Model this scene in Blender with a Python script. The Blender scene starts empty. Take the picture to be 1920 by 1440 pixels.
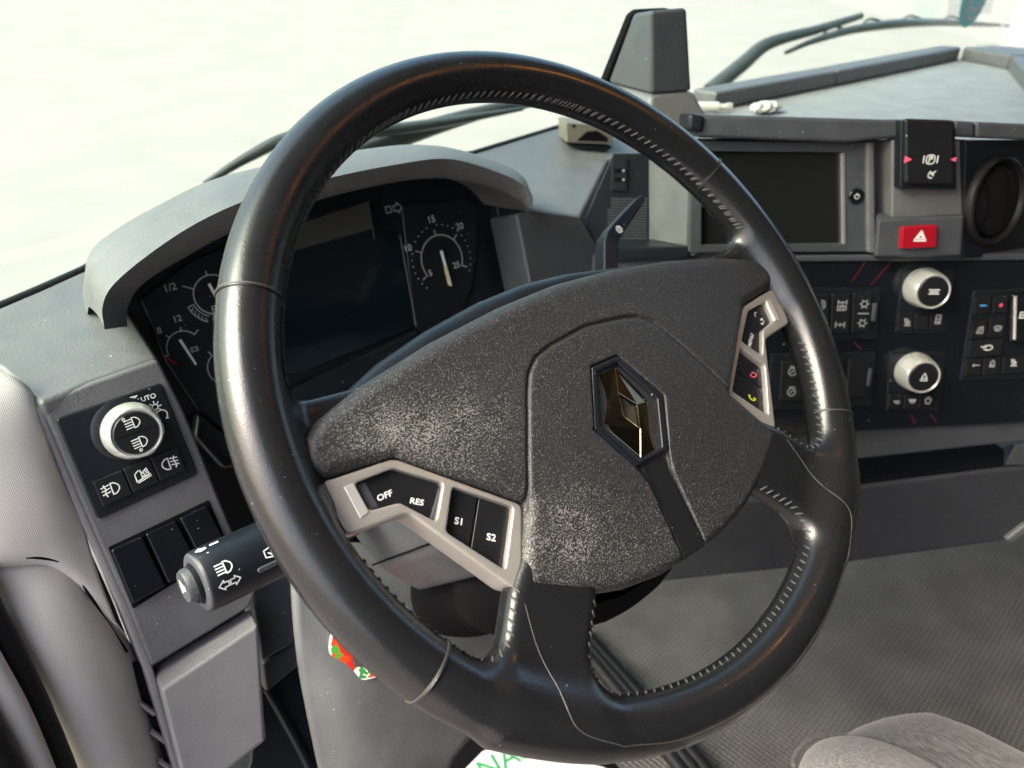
import bpy, bmesh, math, random
import numpy as np
from mathutils import Matrix, Vector
random.seed(4); np.random.seed(4)
S = bpy.context.scene
COL = S.collection
R = math.radians
Z0 = 0.70                                   # steering wheel centre above the cab floor (z = 0)

# ------------------------------------------------------------------ camera
CAM = np.array([-0.32857, -0.30958, 0.24158 + Z0])
YAW, PITCH, FPX = R(39.773), R(-29.797), 1441.6
cam_d = bpy.data.cameras.new('camera')
cam = bpy.data.objects.new('camera', cam_d); COL.objects.link(cam)
cam.location = CAM
cam.rotation_euler = (R(90) + PITCH, 0, -YAW)
cam_d.sensor_width = 36; cam_d.lens = FPX / 1920 * 36
cam_d.clip_start = 0.02; cam_d.clip_end = 3000
cam_d.dof.use_dof = True; cam_d.dof.focus_distance = 0.50; cam_d.dof.aperture_fstop = 7.5
S.camera = cam

# ------------------------------------------------------------------ light
W = bpy.data.worlds.new('World'); S.world = W; W.use_nodes = True
wn = W.node_tree.nodes; wl = W.node_tree.links
bg = wn['Background']; sky = wn.new('ShaderNodeTexSky'); sky.sky_type = 'NISHITA'; sky.sun_disc = False
SUN_EL, SUN_AZ = R(48), R(-76)             # azimuth from +Y towards +X: bright haze outside the open driver's door
sky.sun_elevation = SUN_EL; sky.sun_rotation = SUN_AZ; sky.air_density = 1.3; sky.dust_density = 7.0; sky.ozone_density = 1.0
hs = wn.new('ShaderNodeHueSaturation'); hs.inputs['Saturation'].default_value = 1.15   # thin white overcast
wl.new(sky.outputs[0], hs.inputs['Color']); wl.new(hs.outputs[0], bg.inputs[0]); bg.inputs[1].default_value = 0.15
sd = bpy.data.lights.new('sun', 'SUN'); sd.energy = 1.1; sd.angle = R(40); sd.color = (1, .99, .98)
sun = bpy.data.objects.new('sun', sd); COL.objects.link(sun)
sdir = Vector((math.cos(SUN_EL) * math.sin(SUN_AZ), math.cos(SUN_EL) * math.cos(SUN_AZ), math.sin(SUN_EL)))
sun.rotation_euler = sdir.to_track_quat('Z', 'Y').to_euler()
sun.location = sdir * 50
S.view_settings.view_transform = 'Standard'; S.view_settings.look = 'None'; S.view_settings.gamma = 1
S.view_settings.use_curve_mapping = False
S.view_settings.exposure = 2.1
S.render.engine = 'CYCLES'
S.cycles.max_bounces = 10; S.cycles.diffuse_bounces = 6; S.cycles.glossy_bounces = 5; S.cycles.transparent_max_bounces = 12
S.cycles.use_denoising = True; S.cycles.sample_clamp_indirect = 6

# ------------------------------------------------------------------ helpers
fw = np.array([math.sin(YAW) * math.cos(PITCH), math.cos(YAW) * math.cos(PITCH), math.sin(PITCH)])
rt = np.array([math.cos(YAW), -math.sin(YAW), 0.0])
dn = np.cross(fw, rt)
def ray(x, y):
    d = fw + rt * (x - 960) / FPX + dn * (y - 720) / FPX
    return d / np.linalg.norm(d)
def nrm(v): v = np.array(v, float); return v / np.linalg.norm(v)
class Plane:
    def __init__(s, o, n, u=None):
        s.o = np.array(o, float); s.n = nrm(n)
        s.u = nrm(np.cross((0, 0, 1), s.n)) if u is None else nrm(u)
        s.v = np.cross(s.n, s.u)
    def hit(s, x, y, h=0.0):                 # the point of this surface (raised by h) that the photograph shows at x, y
        d = ray(x, y); o = s.o + s.n * h
        return CAM + d * ((o - CAM) @ s.n) / (d @ s.n)
    def uv(s, x, y, h=0.0):
        q = s.hit(x, y, h) - s.o; return np.array([q @ s.u, q @ s.v])
    def pt(s, a, b, h=0.0): return s.o + s.u * a + s.v * b + s.n * h
    def at(s, h): return Plane(s.o + s.n * h, s.n, s.u)

WM = {}
def reg(o, m): WM[o.name] = m; return o
def tag(o, label, cat, group=None):
    o['label'] = label; o['category'] = cat
    if group: o['group'] = group
    return o
def thing(name, label, cat, loc=(0, 0, 0), group=None, mtx=None):
    o = bpy.data.objects.new(name, None); COL.objects.link(o)
    m = Matrix.Translation(Vector(loc)) if mtx is None else mtx
    o.matrix_world = m; o.empty_display_size = .02
    tag(o, label, cat, group); return reg(o, m)
def build(name, verts, faces, mat, parent=None, smooth=40, bevel=0, seg=2, solid=0, local=False, subsurf=0, loc=None):
    m = WM[parent.name] if parent else Matrix.Translation(Vector(loc if loc is not None else (0, 0, 0)))
    V = np.array(verts, float)
    if not local:
        inv = np.array(m.inverted()); V = V @ inv[:3, :3].T + inv[:3, 3]
    me = bpy.data.meshes.new(name); me.from_pydata(V.tolist(), [], [list(map(int, f)) for f in faces]); me.update()
    o = bpy.data.objects.new(name, me); COL.objects.link(o)
    if parent: o.parent = parent
    else: o.matrix_world = m
    if mat: me.materials.append(mat)
    if solid:
        md = o.modifiers.new('solid', 'SOLIDIFY'); md.thickness = solid; md.offset = -1
    if bevel:
        md = o.modifiers.new('bevel', 'BEVEL'); md.width = bevel; md.segments = seg; md.limit_method = 'ANGLE'; md.angle_limit = R(25)
        md.harden_normals = False; md.use_clamp_overlap = True
    if subsurf:
        md = o.modifiers.new('sub', 'SUBSURF'); md.levels = md.render_levels = subsurf
    if smooth:
        me.polygons.foreach_set('use_smooth', [True] * len(me.polygons))
        if smooth < 180: me.set_sharp_from_angle(angle=R(smooth))
        if bevel and smooth < 180:
            md = o.modifiers.new('wn', 'WEIGHTED_NORMAL'); md.keep_sharp = False
            me.set_sharp_from_angle(angle=R(180))
    return reg(o, m)
def fix(V, F):
    bm = bmesh.new(); vs = [bm.verts.new(v) for v in V]
    for f in F: bm.faces.new([vs[i] for i in f])
    bmesh.ops.recalc_face_normals(bm, faces=bm.faces); bm.verts.index_update()
    F = [[v.index for v in f.verts] for f in bm.faces]; bm.free(); return V, F
def prism(A, B):                             # two matching outlines -> closed body
    n = len(A); V = list(A) + list(B)
    F = [list(range(n))[::-1], list(range(n, 2 * n))] + [[i, (i + 1) % n, n + (i + 1) % n, n + i] for i in range(n)]
    return fix(V, F)
def slab(name, pl, pts, h0, h1, mat, parent=None, bevel=.0008, seg=2, smooth=40, flare=0, loc=None):
    """plate whose front face (at height h1 over the plane) has the given outline"""
    P = [pl.uv(x, y, h1) for x, y in pts]
    c = np.mean(P, axis=0)
    A = [pl.pt(*(p + (p - c) * flare), h0) for p in P]; B = [pl.pt(*p, h1) for p in P]
    V, F = prism(A, B)
    return build(name, V, F, mat, parent, smooth, bevel, seg, loc=loc)
def ringslab(name, pl, outer, inner, h0, h1, mat, parent=None, bevel=.0008, seg=2):
    n = len(outer); P = [pl.uv(x, y, h1) for x, y in outer]; Q = [pl.uv(x, y, h1) for x, y in inner]
    V = [pl.pt(*p, h0) for p in P] + [pl.pt(*p, h1) for p in P] + [pl.pt(*p, h1) for p in Q] + [pl.pt(*p, h0) for p in Q]
    F = []
    for i in range(n):
        j = (i + 1) % n
        for a, b in ((0, 1), (1, 2), (2, 3), (3, 0)):
            F.append([a * n + i, a * n + j, b * n + j, b * n + i])
    V, F = fix(V, F)
    return build(name, V, F, mat, parent, 40, bevel, seg)
def rrect(cx, cy, w, h, r, n=5):
    out = []
    for sx, sy, a0 in ((1, 1, 0), (-1, 1, 90), (-1, -1, 180), (1, -1, 270)):
        for k in range(n + 1):
            a = R(a0 + 90 * k / n); out.append((cx + sx * (w / 2 - r) + r * math.cos(a), cy + sy * (h / 2 - r) + r * math.sin(a)))
    return out
def plate(name, pl, P, h0, h1, mat, parent=None, bevel=.0006, seg=2, smooth=40):     # outline in the plane's own metres
    V, F = prism([pl.pt(*p, h0) for p in P], [pl.pt(*p, h1) for p in P])
    return build(name, V, F, mat, parent, smooth, bevel, seg)
def lathe(name, pl, c, prof, mat, parent=None, seg=48, smooth=35, cap=True, knurl=None):
    """profile of (radius, height) turned about the plane's normal at c (plane metres)"""
    V = []; F = []; n = len(prof)
    for i in range(seg):
        a = 2 * math.pi * i / seg
        for j, (r, h) in enumerate(prof):
            rr = r * (knurl(a, j) if knurl else 1)
            V.append(pl.pt(c[0] + rr * math.cos(a), c[1] + rr * math.sin(a), h))
    for i in range(seg):
        k = (i + 1) % seg
        for j in range(n - 1): F.append([i * n + j, k * n + j, k * n + j + 1, i * n + j + 1])
    if cap: F.append([i * n + n - 1 for i in range(seg)]); F.append([i * n for i in range(seg)][::-1])
    V, F = fix(V, F)
    return build(name, V, F, mat, parent, smooth)
def catmull(P, n):
    P = np.array(P, float); k = len(P)
    if k == 2: return P[0] + (P[1] - P[0]) * np.linspace(0, 1, n)[:, None]
    d = np.r_[0, np.cumsum(np.linalg.norm(np.diff(P, axis=0), axis=1) ** .5 + 1e-9)]; t = np.linspace(0, d[-1], n)
    T = np.zeros_like(P)
    T[1:-1] = (P[2:] - P[:-2]) / (d[2:] - d[:-2])[:, None]
    T[0] = (P[1] - P[0]) / (d[1] - d[0]); T[-1] = (P[-1] - P[-2]) / (d[-1] - d[-2])
    i = np.clip(np.searchsorted(d, t, side='right') - 1, 0, k - 2)
    h = (d[i + 1] - d[i]); s = ((t - d[i]) / h)[:, None]; h = h[:, None]
    return ((2 * s ** 3 - 3 * s ** 2 + 1) * P[i] + (s ** 3 - 2 * s ** 2 + s) * h * T[i] + (-2 * s ** 3 + 3 * s ** 2) * P[i + 1] + (s ** 3 - s ** 2) * h * T[i + 1])
def loft(name, rows, mat, parent=None, n=40, m=None, solid=0, smooth=40, closed=False, loc=None, flip=False, bevel=0):
    """skin through rows of 3-D points; each row is resampled smoothly to n points, m rows across when given"""
    G = np.array([catmull(r, n) for r in rows])
    if m: G = np.stack([catmull(G[:, i], m) for i in range(n)], 1)
    a, b = G.shape[:2]; V = G.reshape(-1, 3); F = []
    for i in range(a - 1 + (1 if closed else 0)):
        for j in range(b - 1):
            q = [i * b + j, i * b + j + 1, ((i + 1) % a) * b + j + 1, ((i + 1) % a) * b + j]
            F.append(q[::-1] if flip else q)
    return build(name, V, F, mat, parent, smooth, bevel, 2, solid, loc=loc)
def tube(name, P, r, mat, parent=None, n=8, k=None, local=False, smooth=60, loc=None):
    P = catmull(P, k) if k else np.array(P, float)
    rs = np.interp(np.linspace(0, 1, len(P)), np.linspace(0, 1, len(np.atleast_1d(r))), np.atleast_1d(r))
    V = []; F = []; up = None
    T = np.gradient(P, axis=0)
    for i, p in enumerate(P):
        t = nrm(T[i])
        if up is None: up = np.cross(t, (0.3, .5, .8)); up = nrm(up)
        up = nrm(up - t * (up @ t)); w = np.cross(t, up)
        for j in range(n):
            a = 2 * math.pi * j / n; V.append(p + rs[i] * (math.cos(a) * up + math.sin(a) * w))
    for i in range(len(P) - 1):
        for j in range(n): F.append([i * n + j, i * n + (j + 1) % n, (i + 1) * n + (j + 1) % n, (i + 1) * n + j])
    F.append(list(range(n))[::-1]); F.append([(len(P) - 1) * n + j for j in range(n)])
    V, F = fix(V, F)
    return build(name, V, F, mat, parent, smooth, local=local, loc=loc)
def strokes(name, pl, c, lines, mat, parent, h, w=.0006, size=.01, rot=0, px=False, t=.0002):
    """flat printed line-work: polylines in icon units (or photo pixels) as thin ribbons on the plane"""
    V = []; F = []; ca, sa = math.cos(R(rot)), math.sin(R(rot))
    if not px and len(c) == 2 and max(abs(c[0]), abs(c[1])) > 3: c = pl.uv(*c, h)
    for L in lines:
        if px: Q = [pl.uv(x, y, h) for x, y in L]
        else: Q = [np.array([c[0] + size * (x * ca - y * sa), c[1] + size * (x * sa + y * ca)]) for x, y in L]
        for a, b in zip(Q[:-1], Q[1:]):
            d = b - a; l = np.linalg.norm(d)
            if l < 1e-7: continue
            d /= l; nn = np.array([-d[1], d[0]]) * w / 2; a2 = a - d * w * .35; b2 = b + d * w * .35
            i = len(V)
            for q in (a2 - nn, b2 - nn, b2 + nn, a2 + nn): V.append(pl.pt(*q, h))
            F.append([i, i + 1, i + 2, i + 3])
    return build(name, V, F, mat, parent, 0)
def text(name, s, pl, c, size, mat, parent, h, rot=0, bold=0.0, shear=0, sx=1):
    cu = bpy.data.curves.new('t', 'FONT'); cu.body = s; cu.size = 1; cu.align_x = 'CENTER'; cu.align_y = 'CENTER'; cu.offset = bold; cu.shear = shear
    cu.resolution_u = 3
    ob = bpy.data.objects.new('t', cu); me = bpy.data.meshes.new_from_object(ob)
    V = [np.array(v.co) for v in me.vertices]; F = [list(f.vertices) for f in me.polygons]
    bpy.data.objects.remove(ob); bpy.data.curves.remove(cu); bpy.data.meshes.remove(me)
    if max(abs(c[0]), abs(c[1])) > 3: c = pl.uv(*c, h)
    ca, sa = math.cos(R(rot)), math.sin(R(rot))
    V = [pl.pt(c[0] + size * (sx * x * ca - y * sa), c[1] + size * (sx * x * sa + y * ca), h) for x, y, z in V]
    return build(name, V, F, mat, parent, 0)
def arc(cx, cy, r, a0, a1, n=20, ry=None):
    return [(cx + r * math.cos(R(a0 + (a1 - a0) * i / n)), cy + (ry or r) * math.sin(R(a0 + (a1 - a0) * i / n))) for i in range(n + 1)]

def sdf_mesh(f, lo, hi, res, it=3):
    """surface nets over a signed distance field"""
    lo = np.array(lo, float); hi = np.array(hi, float); n = np.ceil((hi - lo) / res).astype(int) + 1
    ax = [lo[i] + res * np.arange(n[i]) for i in range(3)]
    X, Y, Z = np.meshgrid(*ax, indexing='ij'); D = f(X, Y, Z); s = D < 0
    c = [(i, j, k) for i in (0, 1) for j in (0, 1) for k in (0, 1)]
    sl = lambda A, o: A[o[0]:n[0] - 1 + o[0], o[1]:n[1] - 1 + o[1], o[2]:n[2] - 1 + o[2]]
    cnt = sum(sl(s, o).astype(int) for o in c); act = (cnt > 0) & (cnt < 8)
    idx = -np.ones(act.shape, int); I = np.argwhere(act); idx[act] = np.arange(len(I))
    acc = np.zeros((len(I), 3)); num = np.zeros(len(I))
    for a in c:
        for axn in range(3):
            if a[axn]: continue
            b = list(a); b[axn] = 1
            da = sl(D, a)[act]; db = sl(D, b)[act]; m = (da < 0) != (db < 0)
            t = np.where(m, da / np.where(m, da - db, 1), 0)
            p = np.array(a, float) + np.zeros((len(I), 3)); p[:, axn] += t
            acc[m] += p[m]; num[m] += 1
    V = lo + res * (I + acc / num[:, None])
    e = res * .25
    for _ in range(it):
        x, y, z = V.T; d = f(x, y, z)
        g = np.stack([f(x + e, y, z) - f(x - e, y, z), f(x, y + e, z) - f(x, y - e, z), f(x, y, z + e) - f(x, y, z - e)], 1) / (2 * e)
        st = (d / np.maximum((g ** 2).sum(1), .2))[:, None] * g
        V = V - np.clip(st, -res * .5, res * .5)
    F = []
    for axn in range(3):
        o1, o2 = [(1, 2), (2, 0), (0, 1)][axn]
        A = [slice(None)] * 3; A[axn] = slice(0, n[axn] - 1); B = [slice(None)] * 3; B[axn] = slice(1, n[axn])
        ch = s[tuple(A)] != s[tuple(B)]; J = np.argwhere(ch)
        ok = (J[:, o1] > 0) & (J[:, o2] > 0) & (J[:, o1] < n[o1] - 1) & (J[:, o2] < n[o2] - 1); J = J[ok]
        ins = s[tuple(A)][tuple(J.T)]
        def cell(d1, d2):
            q = J.copy(); q[:, o1] -= d1; q[:, o2] -= d2; return idx[tuple(q.T)]
        q = np.stack([cell(1, 1), cell(0, 1), cell(0, 0), cell(1, 0)], 1)
        q[~ins] = q[~ins][:, ::-1]; F.append(q)
    return V, np.concatenate(F)
def poly_sd(x, y, P):                        # signed distance to a polygon
    P = np.array(P, float); d = np.full(np.shape(x), 1e9); sgn = np.ones(np.shape(x))
    for i in range(len(P)):
        a = P[i]; b = P[i - 1]; e = b - a; wx = x - a[0]; wy = y - a[1]
        t = np.clip((wx * e[0] + wy * e[1]) / (e @ e), 0, 1); d = np.minimum(d, (wx - e[0] * t) ** 2 + (wy - e[1] * t) ** 2)
        c1 = y >= a[1]; c2 = y < b[1]; c3 = e[0] * wy > e[1] * wx
        sgn = np.where((c1 & c2 & c3) | (~c1 & ~c2 & ~c3), -sgn, sgn)
    return sgn * np.sqrt(d)
def line_d(x, y, P):
    P = np.array(P, float); d = np.full(np.shape(x), 1e9)
    for a, b in zip(P[:-1], P[1:]):
        e = b - a; wx = x - a[0]; wy = y - a[1]; t = np.clip((wx * e[0] + wy * e[1]) / (e @ e), 0, 1)
        d = np.minimum(d, (wx - e[0] * t) ** 2 + (wy - e[1] * t) ** 2)
    return np.sqrt(d)
def smin(a, b, k):
    h = np.clip(.5 + .5 * (b - a) / k, 0, 1); return b + (a - b) * h - k * h * (1 - h)
def rext(d2, z, h, r):                       # rounded extrusion of a 2-D distance
    a = d2 + r; b = np.abs(z) - h + r
    return np.minimum(np.maximum(a, b), 0) + np.sqrt(np.maximum(a, 0) ** 2 + np.maximum(b, 0) ** 2) - r
def corners(P, r, n=3):                      # round every corner of an outline
    P = np.array(P, float); Q = []
    for i in range(len(P)):
        a, b, c = P[i - 1], P[i], P[(i + 1) % len(P)]; la, lc = np.linalg.norm(a - b), np.linalg.norm(c - b); k = min(r, .45 * la, .45 * lc)
        s, e = b + (a - b) / la * k, b + (c - b) / lc * k
        for t in np.linspace(0, 1, n + 1): Q.append((1 - t) ** 2 * s + 2 * t * (1 - t) * b + t * t * e)
    return np.array(Q)
def chaikin(P, k=2, closed=True):
    P = np.array(P, float)
    for _ in range(k):
        Q = []
        N = len(P)
        for i in range(N if closed else N - 1):
            a = P[i]; b = P[(i + 1) % N]; Q += [.75 * a + .25 * b, .25 * a + .75 * b]
        P = np.array(Q if closed else [P[0]] + Q + [P[-1]])
    return P

# ------------------------------------------------------------------ materials
def mat(name, col, rough=.5, metal=0, spec=.5, bump=0, bscale=900, var=0, vscale=30, dust=0, rvar=0, coat=0, bdet=2):
    m = bpy.data.materials.new(name); m.use_nodes = True; nt = m.node_tree; N = nt.nodes; L = nt.links
    b = N['Principled BSDF']; c = (*col, 1) if len(col) == 3 else col
    b.inputs['Base Color'].default_value = c; b.inputs['Roughness'].default_value = rough; b.inputs['Metallic'].default_value = metal
    b.inputs['Specular IOR Level'].default_value = spec; b.inputs['Coat Weight'].default_value = coat; b.inputs['Coat Roughness'].default_value = .1
    tc = N.new('ShaderNodeTexCoord')
    def noise(sc, det=3, rough=.55):
        n = N.new('ShaderNodeTexNoise'); n.inputs['Scale'].default_value = sc; n.inputs['Detail'].default_value = det; n.inputs['Roughness'].default_value = rough
        L.new(tc.outputs['Object'], n.inputs['Vector']); return n
    if bump:
        n = noise(bscale, bdet); bp = N.new('ShaderNodeBump'); bp.inputs['Strength'].default_value = bump; bp.inputs['Distance'].default_value = .0006
        L.new(n.outputs['Fac'], bp.inputs['Height']); L.new(bp.outputs[0], b.inputs['Normal'])
    src = None
    if var:
        n = noise(vscale); r = N.new('ShaderNodeMapRange'); r.inputs['From Min'].default_value = .3; r.inputs['From Max'].default_value = .7
        r.inputs['To Min'].default_value = 1 - var; r.inputs['To Max'].default_value = 1 + var; L.new(n.outputs['Fac'], r.inputs['Value'])
        mx = N.new('ShaderNodeMix'); mx.data_type = 'RGBA'; mx.blend_type = 'MULTIPLY'; mx.inputs[0].default_value = 1; mx.inputs[6].default_value = c
        L.new(r.outputs[0], mx.inputs[7]); src = mx.outputs[2]
    if dust:
        n = noise(420, 1, .4); r = N.new('ShaderNodeMapRange'); r.inputs['From Min'].default_value = .80 - dust * .03; r.inputs['From Max'].default_value = .82 - dust * .03
        L.new(n.outputs['Fac'], r.inputs['Value'])
        mx = N.new('ShaderNodeMix'); mx.data_type = 'RGBA'; L.new(r.outputs[0], mx.inputs[0]); mx.inputs[7].default_value = (.42, .41, .38, 1)
        if src: L.new(src, mx.inputs[6])
        else: mx.inputs[6].default_value = c
        src = mx.outputs[2]
    if src: L.new(src, b.inputs['Base Color'])
    if rvar:
        n = noise(45, 4); r = N.new('ShaderNodeMapRange'); r.inputs['From Min'].default_value = .3; r.inputs['From Max'].default_value = .7
        r.inputs['To Min'].default_value = rough - rvar; r.inputs['To Max'].default_value = rough + rvar
        L.new(n.outputs['Fac'], r.inputs['Value']); L.new(r.outputs[0], b.inputs['Roughness'])
    return m
M = {}
M['dash'] = mat('dash_plastic', (.100, .102, .105), .50, spec=.65, bump=.55, bscale=620, var=.10, vscale=45, dust=.5, rvar=.08)
M['fascia'] = mat('fascia_plastic', (.098, .097, .104), .5, bump=.55, bscale=620, var=.08, vscale=45, dust=.6, rvar=.06)
M['cover'] = mat('footwell_cover_plastic', (.028, .031, .039), .5, bump=.4, bscale=650, var=.08, vscale=45, dust=.3, rvar=.06)
M['dash_dark'] = mat('dark_plastic', (.050, .054, .063), .48, bump=.5, bscale=650, var=.10, vscale=45, dust=.5, rvar=.08)
M['tray'] = mat('tray_plastic_lit', (.25, .26, .257), .6, bump=.4, bscale=500, var=.12, vscale=25, dust=.6, rvar=.05)  # windscreen light on the tray put into a paler base colour
M['trim'] = mat('grey_trim_plastic', (.185, .178, .188), .52, bump=.5, bscale=620, var=.06, rvar=.05)
M['black'] = mat('black_plastic', (.007, .0095, .0135), .40, spec=.38, bump=.15, bscale=1300, dust=.25, rvar=.06)
M['button'] = mat('button_plastic', (.010, .0105, .0125), .36, spec=.4, bump=.1, bscale=1500, dust=.1, rvar=.06)
M['gloss'] = mat('gloss_black', (.006, .007, .010), .14, spec=.5, dust=.25, rvar=.04)
M['screen'] = mat('dark_glass_screen', (.004, .009, .013), .12, spec=.5, rvar=.03)
M['screen_grey'] = mat('grey_glass_screen', (.011, .012, .0115), .12, spec=.5, rvar=.03)
M['lcd'] = mat('olive_lcd', (.055, .053, .040), .35)
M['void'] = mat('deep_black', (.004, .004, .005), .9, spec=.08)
M['print'] = mat('white_print', (.78, .80, .78), .5)
M['print_dim'] = mat('grey_print', (.42, .43, .43), .5)
M['red_print'] = mat('red_print', (.75, .03, .05), .5)
M['pink_print'] = mat('pink_print', (.85, .12, .22), .5)
M['blue_print'] = mat('blue_print', (.05, .30, .65), .5)
M['lime_print'] = mat('lime_print', (.62, .75, .03), .5)
M['amber'] = mat('cream_needle', (.75, .60, .26), .45)
M['red_line'] = mat('dull_red_line', (.16, .012, .022), .4)
M['red'] = mat('red_button', (.30, .004, .014), .33, rvar=.04)
M['silver'] = mat('silver_paint', (.50, .475, .445), .34, metal=.6, bump=.06, bscale=2000, var=.04, vscale=25, rvar=.06)
M['satin'] = mat('satin_knob', (.60, .60, .57), .30, metal=.45, bump=.03, rvar=.03)
M['smoke'] = mat('smoked_chrome', (.15, .118, .072), .2, metal=1, rvar=.02)
M['smoke_edge'] = mat('chrome_edge', (.50, .44, .33), .15, metal=1)
M['thread'] = mat('grey_thread', (.055, .053, .05), .6, bump=.4, bscale=2500)
M['seam'] = mat('worn_seam', (.06, .055, .048), .45)
M['rubber'] = mat('black_rubber', (.008, .008, .009), .5, spec=.3, bump=.2, bscale=500, rvar=.08)
M['beige_box'] = mat('dusty_taupe_plastic', (.15, .135, .11), .5, bump=.1)
M['paper'] = mat('pale_paper', (.74, .68, .70), .7, var=.05, vscale=20)
M['green_print'] = mat('green_print', (.02, .28, .10), .6)
M['concrete'] = mat('bright_concrete', (.56, .545, .50), .9)
M['head'] = mat('headliner', (.18, .18, .185), .9)
M['wiper_worn'] = mat('weathered_wiper', (.11, .12, .115), .5, rvar=.05)
M['wiper'] = mat('wiper_black', (.035, .04, .04), .45, rvar=.05)
M['pale'] = mat('pale_plastic', (.6, .6, .56), .4)
M['stain_green'] = mat('teal_print', (.08, .50, .46), .5)

def nodes(m): return m.node_tree.nodes, m.node_tree.links, m.node_tree.nodes['Principled BSDF']
def mathn(N, L, op, a, b=None):
    n = N.new('ShaderNodeMath'); n.operation = op
    for i, v in enumerate((a, b)):
        if v is None: continue
        if isinstance(v, (int, float)): n.inputs[i].default_value = v
        else: L.new(v, n.inputs[i])
    return n.outputs[0]
def leather():
    m = mat('black_leather', (.0100, .0107, .0122), .34, spec=.5, coat=.12); m.node_tree.nodes['Principled BSDF'].inputs['Coat Roughness'].default_value = .05; N, L, b = nodes(m); tc = N.new('ShaderNodeTexCoord')
    def noise(sc, det=3):
        n = N.new('ShaderNodeTexNoise'); n.inputs['Scale'].default_value = sc; n.inputs['Detail'].default_value = det
        L.new(tc.outputs['Object'], n.inputs['Vector']); return n.outputs['Fac']
    vo = N.new('ShaderNodeTexVoronoi'); vo.inputs['Scale'].default_value = 900; L.new(tc.outputs['Object'], vo.inputs['Vector'])
    bp = N.new('ShaderNodeBump'); bp.inputs['Strength'].default_value = .15; bp.inputs['Distance'].default_value = .0004
    L.new(mathn(N, L, 'ADD', vo.outputs['Distance'], mathn(N, L, 'MULTIPLY', noise(60, 4), 1.6)), bp.inputs['Height']); L.new(bp.outputs[0], b.inputs['Normal'])
    r = N.new('ShaderNodeMapRange'); r.inputs['From Min'].default_value = .3; r.inputs['From Max'].default_value = .7
    r.inputs['To Min'].default_value = .19; r.inputs['To Max'].default_value = .33; L.new(noise(22, 5), r.inputs['Value']); L.new(r.outputs[0], b.inputs['Roughness'])
    d = N.new('ShaderNodeMapRange'); d.inputs['From Min'].default_value = .79; d.inputs['From Max'].default_value = .81; L.new(noise(480, 1), d.inputs['Value'])
    mx = N.new('ShaderNodeMix'); mx.data_type = 'RGBA'; L.new(d.outputs[0], mx.inputs[0]); mx.inputs[6].default_value = (.0100, .0107, .0122, 1); mx.inputs[7].default_value = (.26, .25, .22, 1)
    L.new(mx.outputs[2], b.inputs['Base Color'])
    return m
M['leather'] = leather()
def grain():
    """moulded pebble grain of the horn pad, rubbed pale on the left wing and low on the centre"""
    m = mat('worn_grain_plastic', (.03, .03, .03), .5); N, L, b = nodes(m); tc = N.new('ShaderNodeTexCoord')
    def noise(sc, det=3, ro=.55):
        n = N.new('ShaderNodeTexNoise'); n.inputs['Scale'].default_value = sc; n.inputs['Detail'].default_value = det; n.inputs['Roughness'].default_value = ro
        L.new(tc.outputs['Object'], n.inputs['Vector']); return n.outputs['Fac']
    g = noise(1050, 2.0); sep = N.new('ShaderNodeSeparateXYZ'); L.new(tc.outputs['Object'], sep.inputs[0])
    x, y = sep.outputs[0], sep.outputs[1]
    def blob(cx, cy, rx, ry):
        a = mathn(N, L, 'DIVIDE', mathn(N, L, 'SUBTRACT', x, cx), rx); c = mathn(N, L, 'DIVIDE', mathn(N, L, 'SUBTRACT', y, cy), ry)
        d = mathn(N, L, 'ADD', mathn(N, L, 'MULTIPLY', a, a), mathn(N, L, 'MULTIPLY', c, c))
        return mathn(N, L, 'POWER', 2.718, mathn(N, L, 'MULTIPLY', d, -1))
    wear = mathn(N, L, 'ADD', mathn(N, L, 'ADD', mathn(N, L, 'MULTIPLY', blob(-.158, .012, .026, .018), .62), mathn(N, L, 'MULTIPLY', blob(-.122, -.004, .045, .030), .62)),
                 mathn(N, L, 'ADD', mathn(N, L, 'MULTIPLY', blob(-.085, -.085, .035, .03), .75), mathn(N, L, 'MULTIPLY', blob(-.02, -.12, .06, .03), .35)))
    wear = mathn(N, L, 'MULTIPLY', wear, mathn(N, L, 'ADD', mathn(N, L, 'MULTIPLY', noise(70, 4), 1.7), .0))
    thr = mathn(N, L, 'SUBTRACT', .565, mathn(N, L, 'MULTIPLY', wear, .135))
    d = mathn(N, L, 'SUBTRACT', g, thr); r = N.new('ShaderNodeMapRange'); r.inputs['From Min'].default_value = 0; r.inputs['From Max'].default_value = .12; L.new(d, r.inputs['Value'])
    amt = mathn(N, L, 'MULTIPLY', r.outputs[0], mathn(N, L, 'MINIMUM', mathn(N, L, 'ADD', mathn(N, L, 'MULTIPLY', wear, .6), .33), 1.0))
    mx = N.new('ShaderNodeMix'); mx.data_type = 'RGBA'; L.new(amt, mx.inputs[0]); mx.inputs[6].default_value = (.018, .0187, .0205, 1); mx.inputs[7].default_value = (.27, .262, .245, 1)
    L.new(mx.outputs[2], b.inputs['Base Color'])
    bp = N.new('ShaderNodeBump'); bp.inputs['Strength'].default_value = .8; bp.inputs['Distance'].default_value = .0007
    L.new(g, bp.inputs['Height']); L.new(bp.outputs[0], b.inputs['Normal']); b.inputs['Roughness'].default_value = .46
    return m
M['grain'] = grain()
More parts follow.
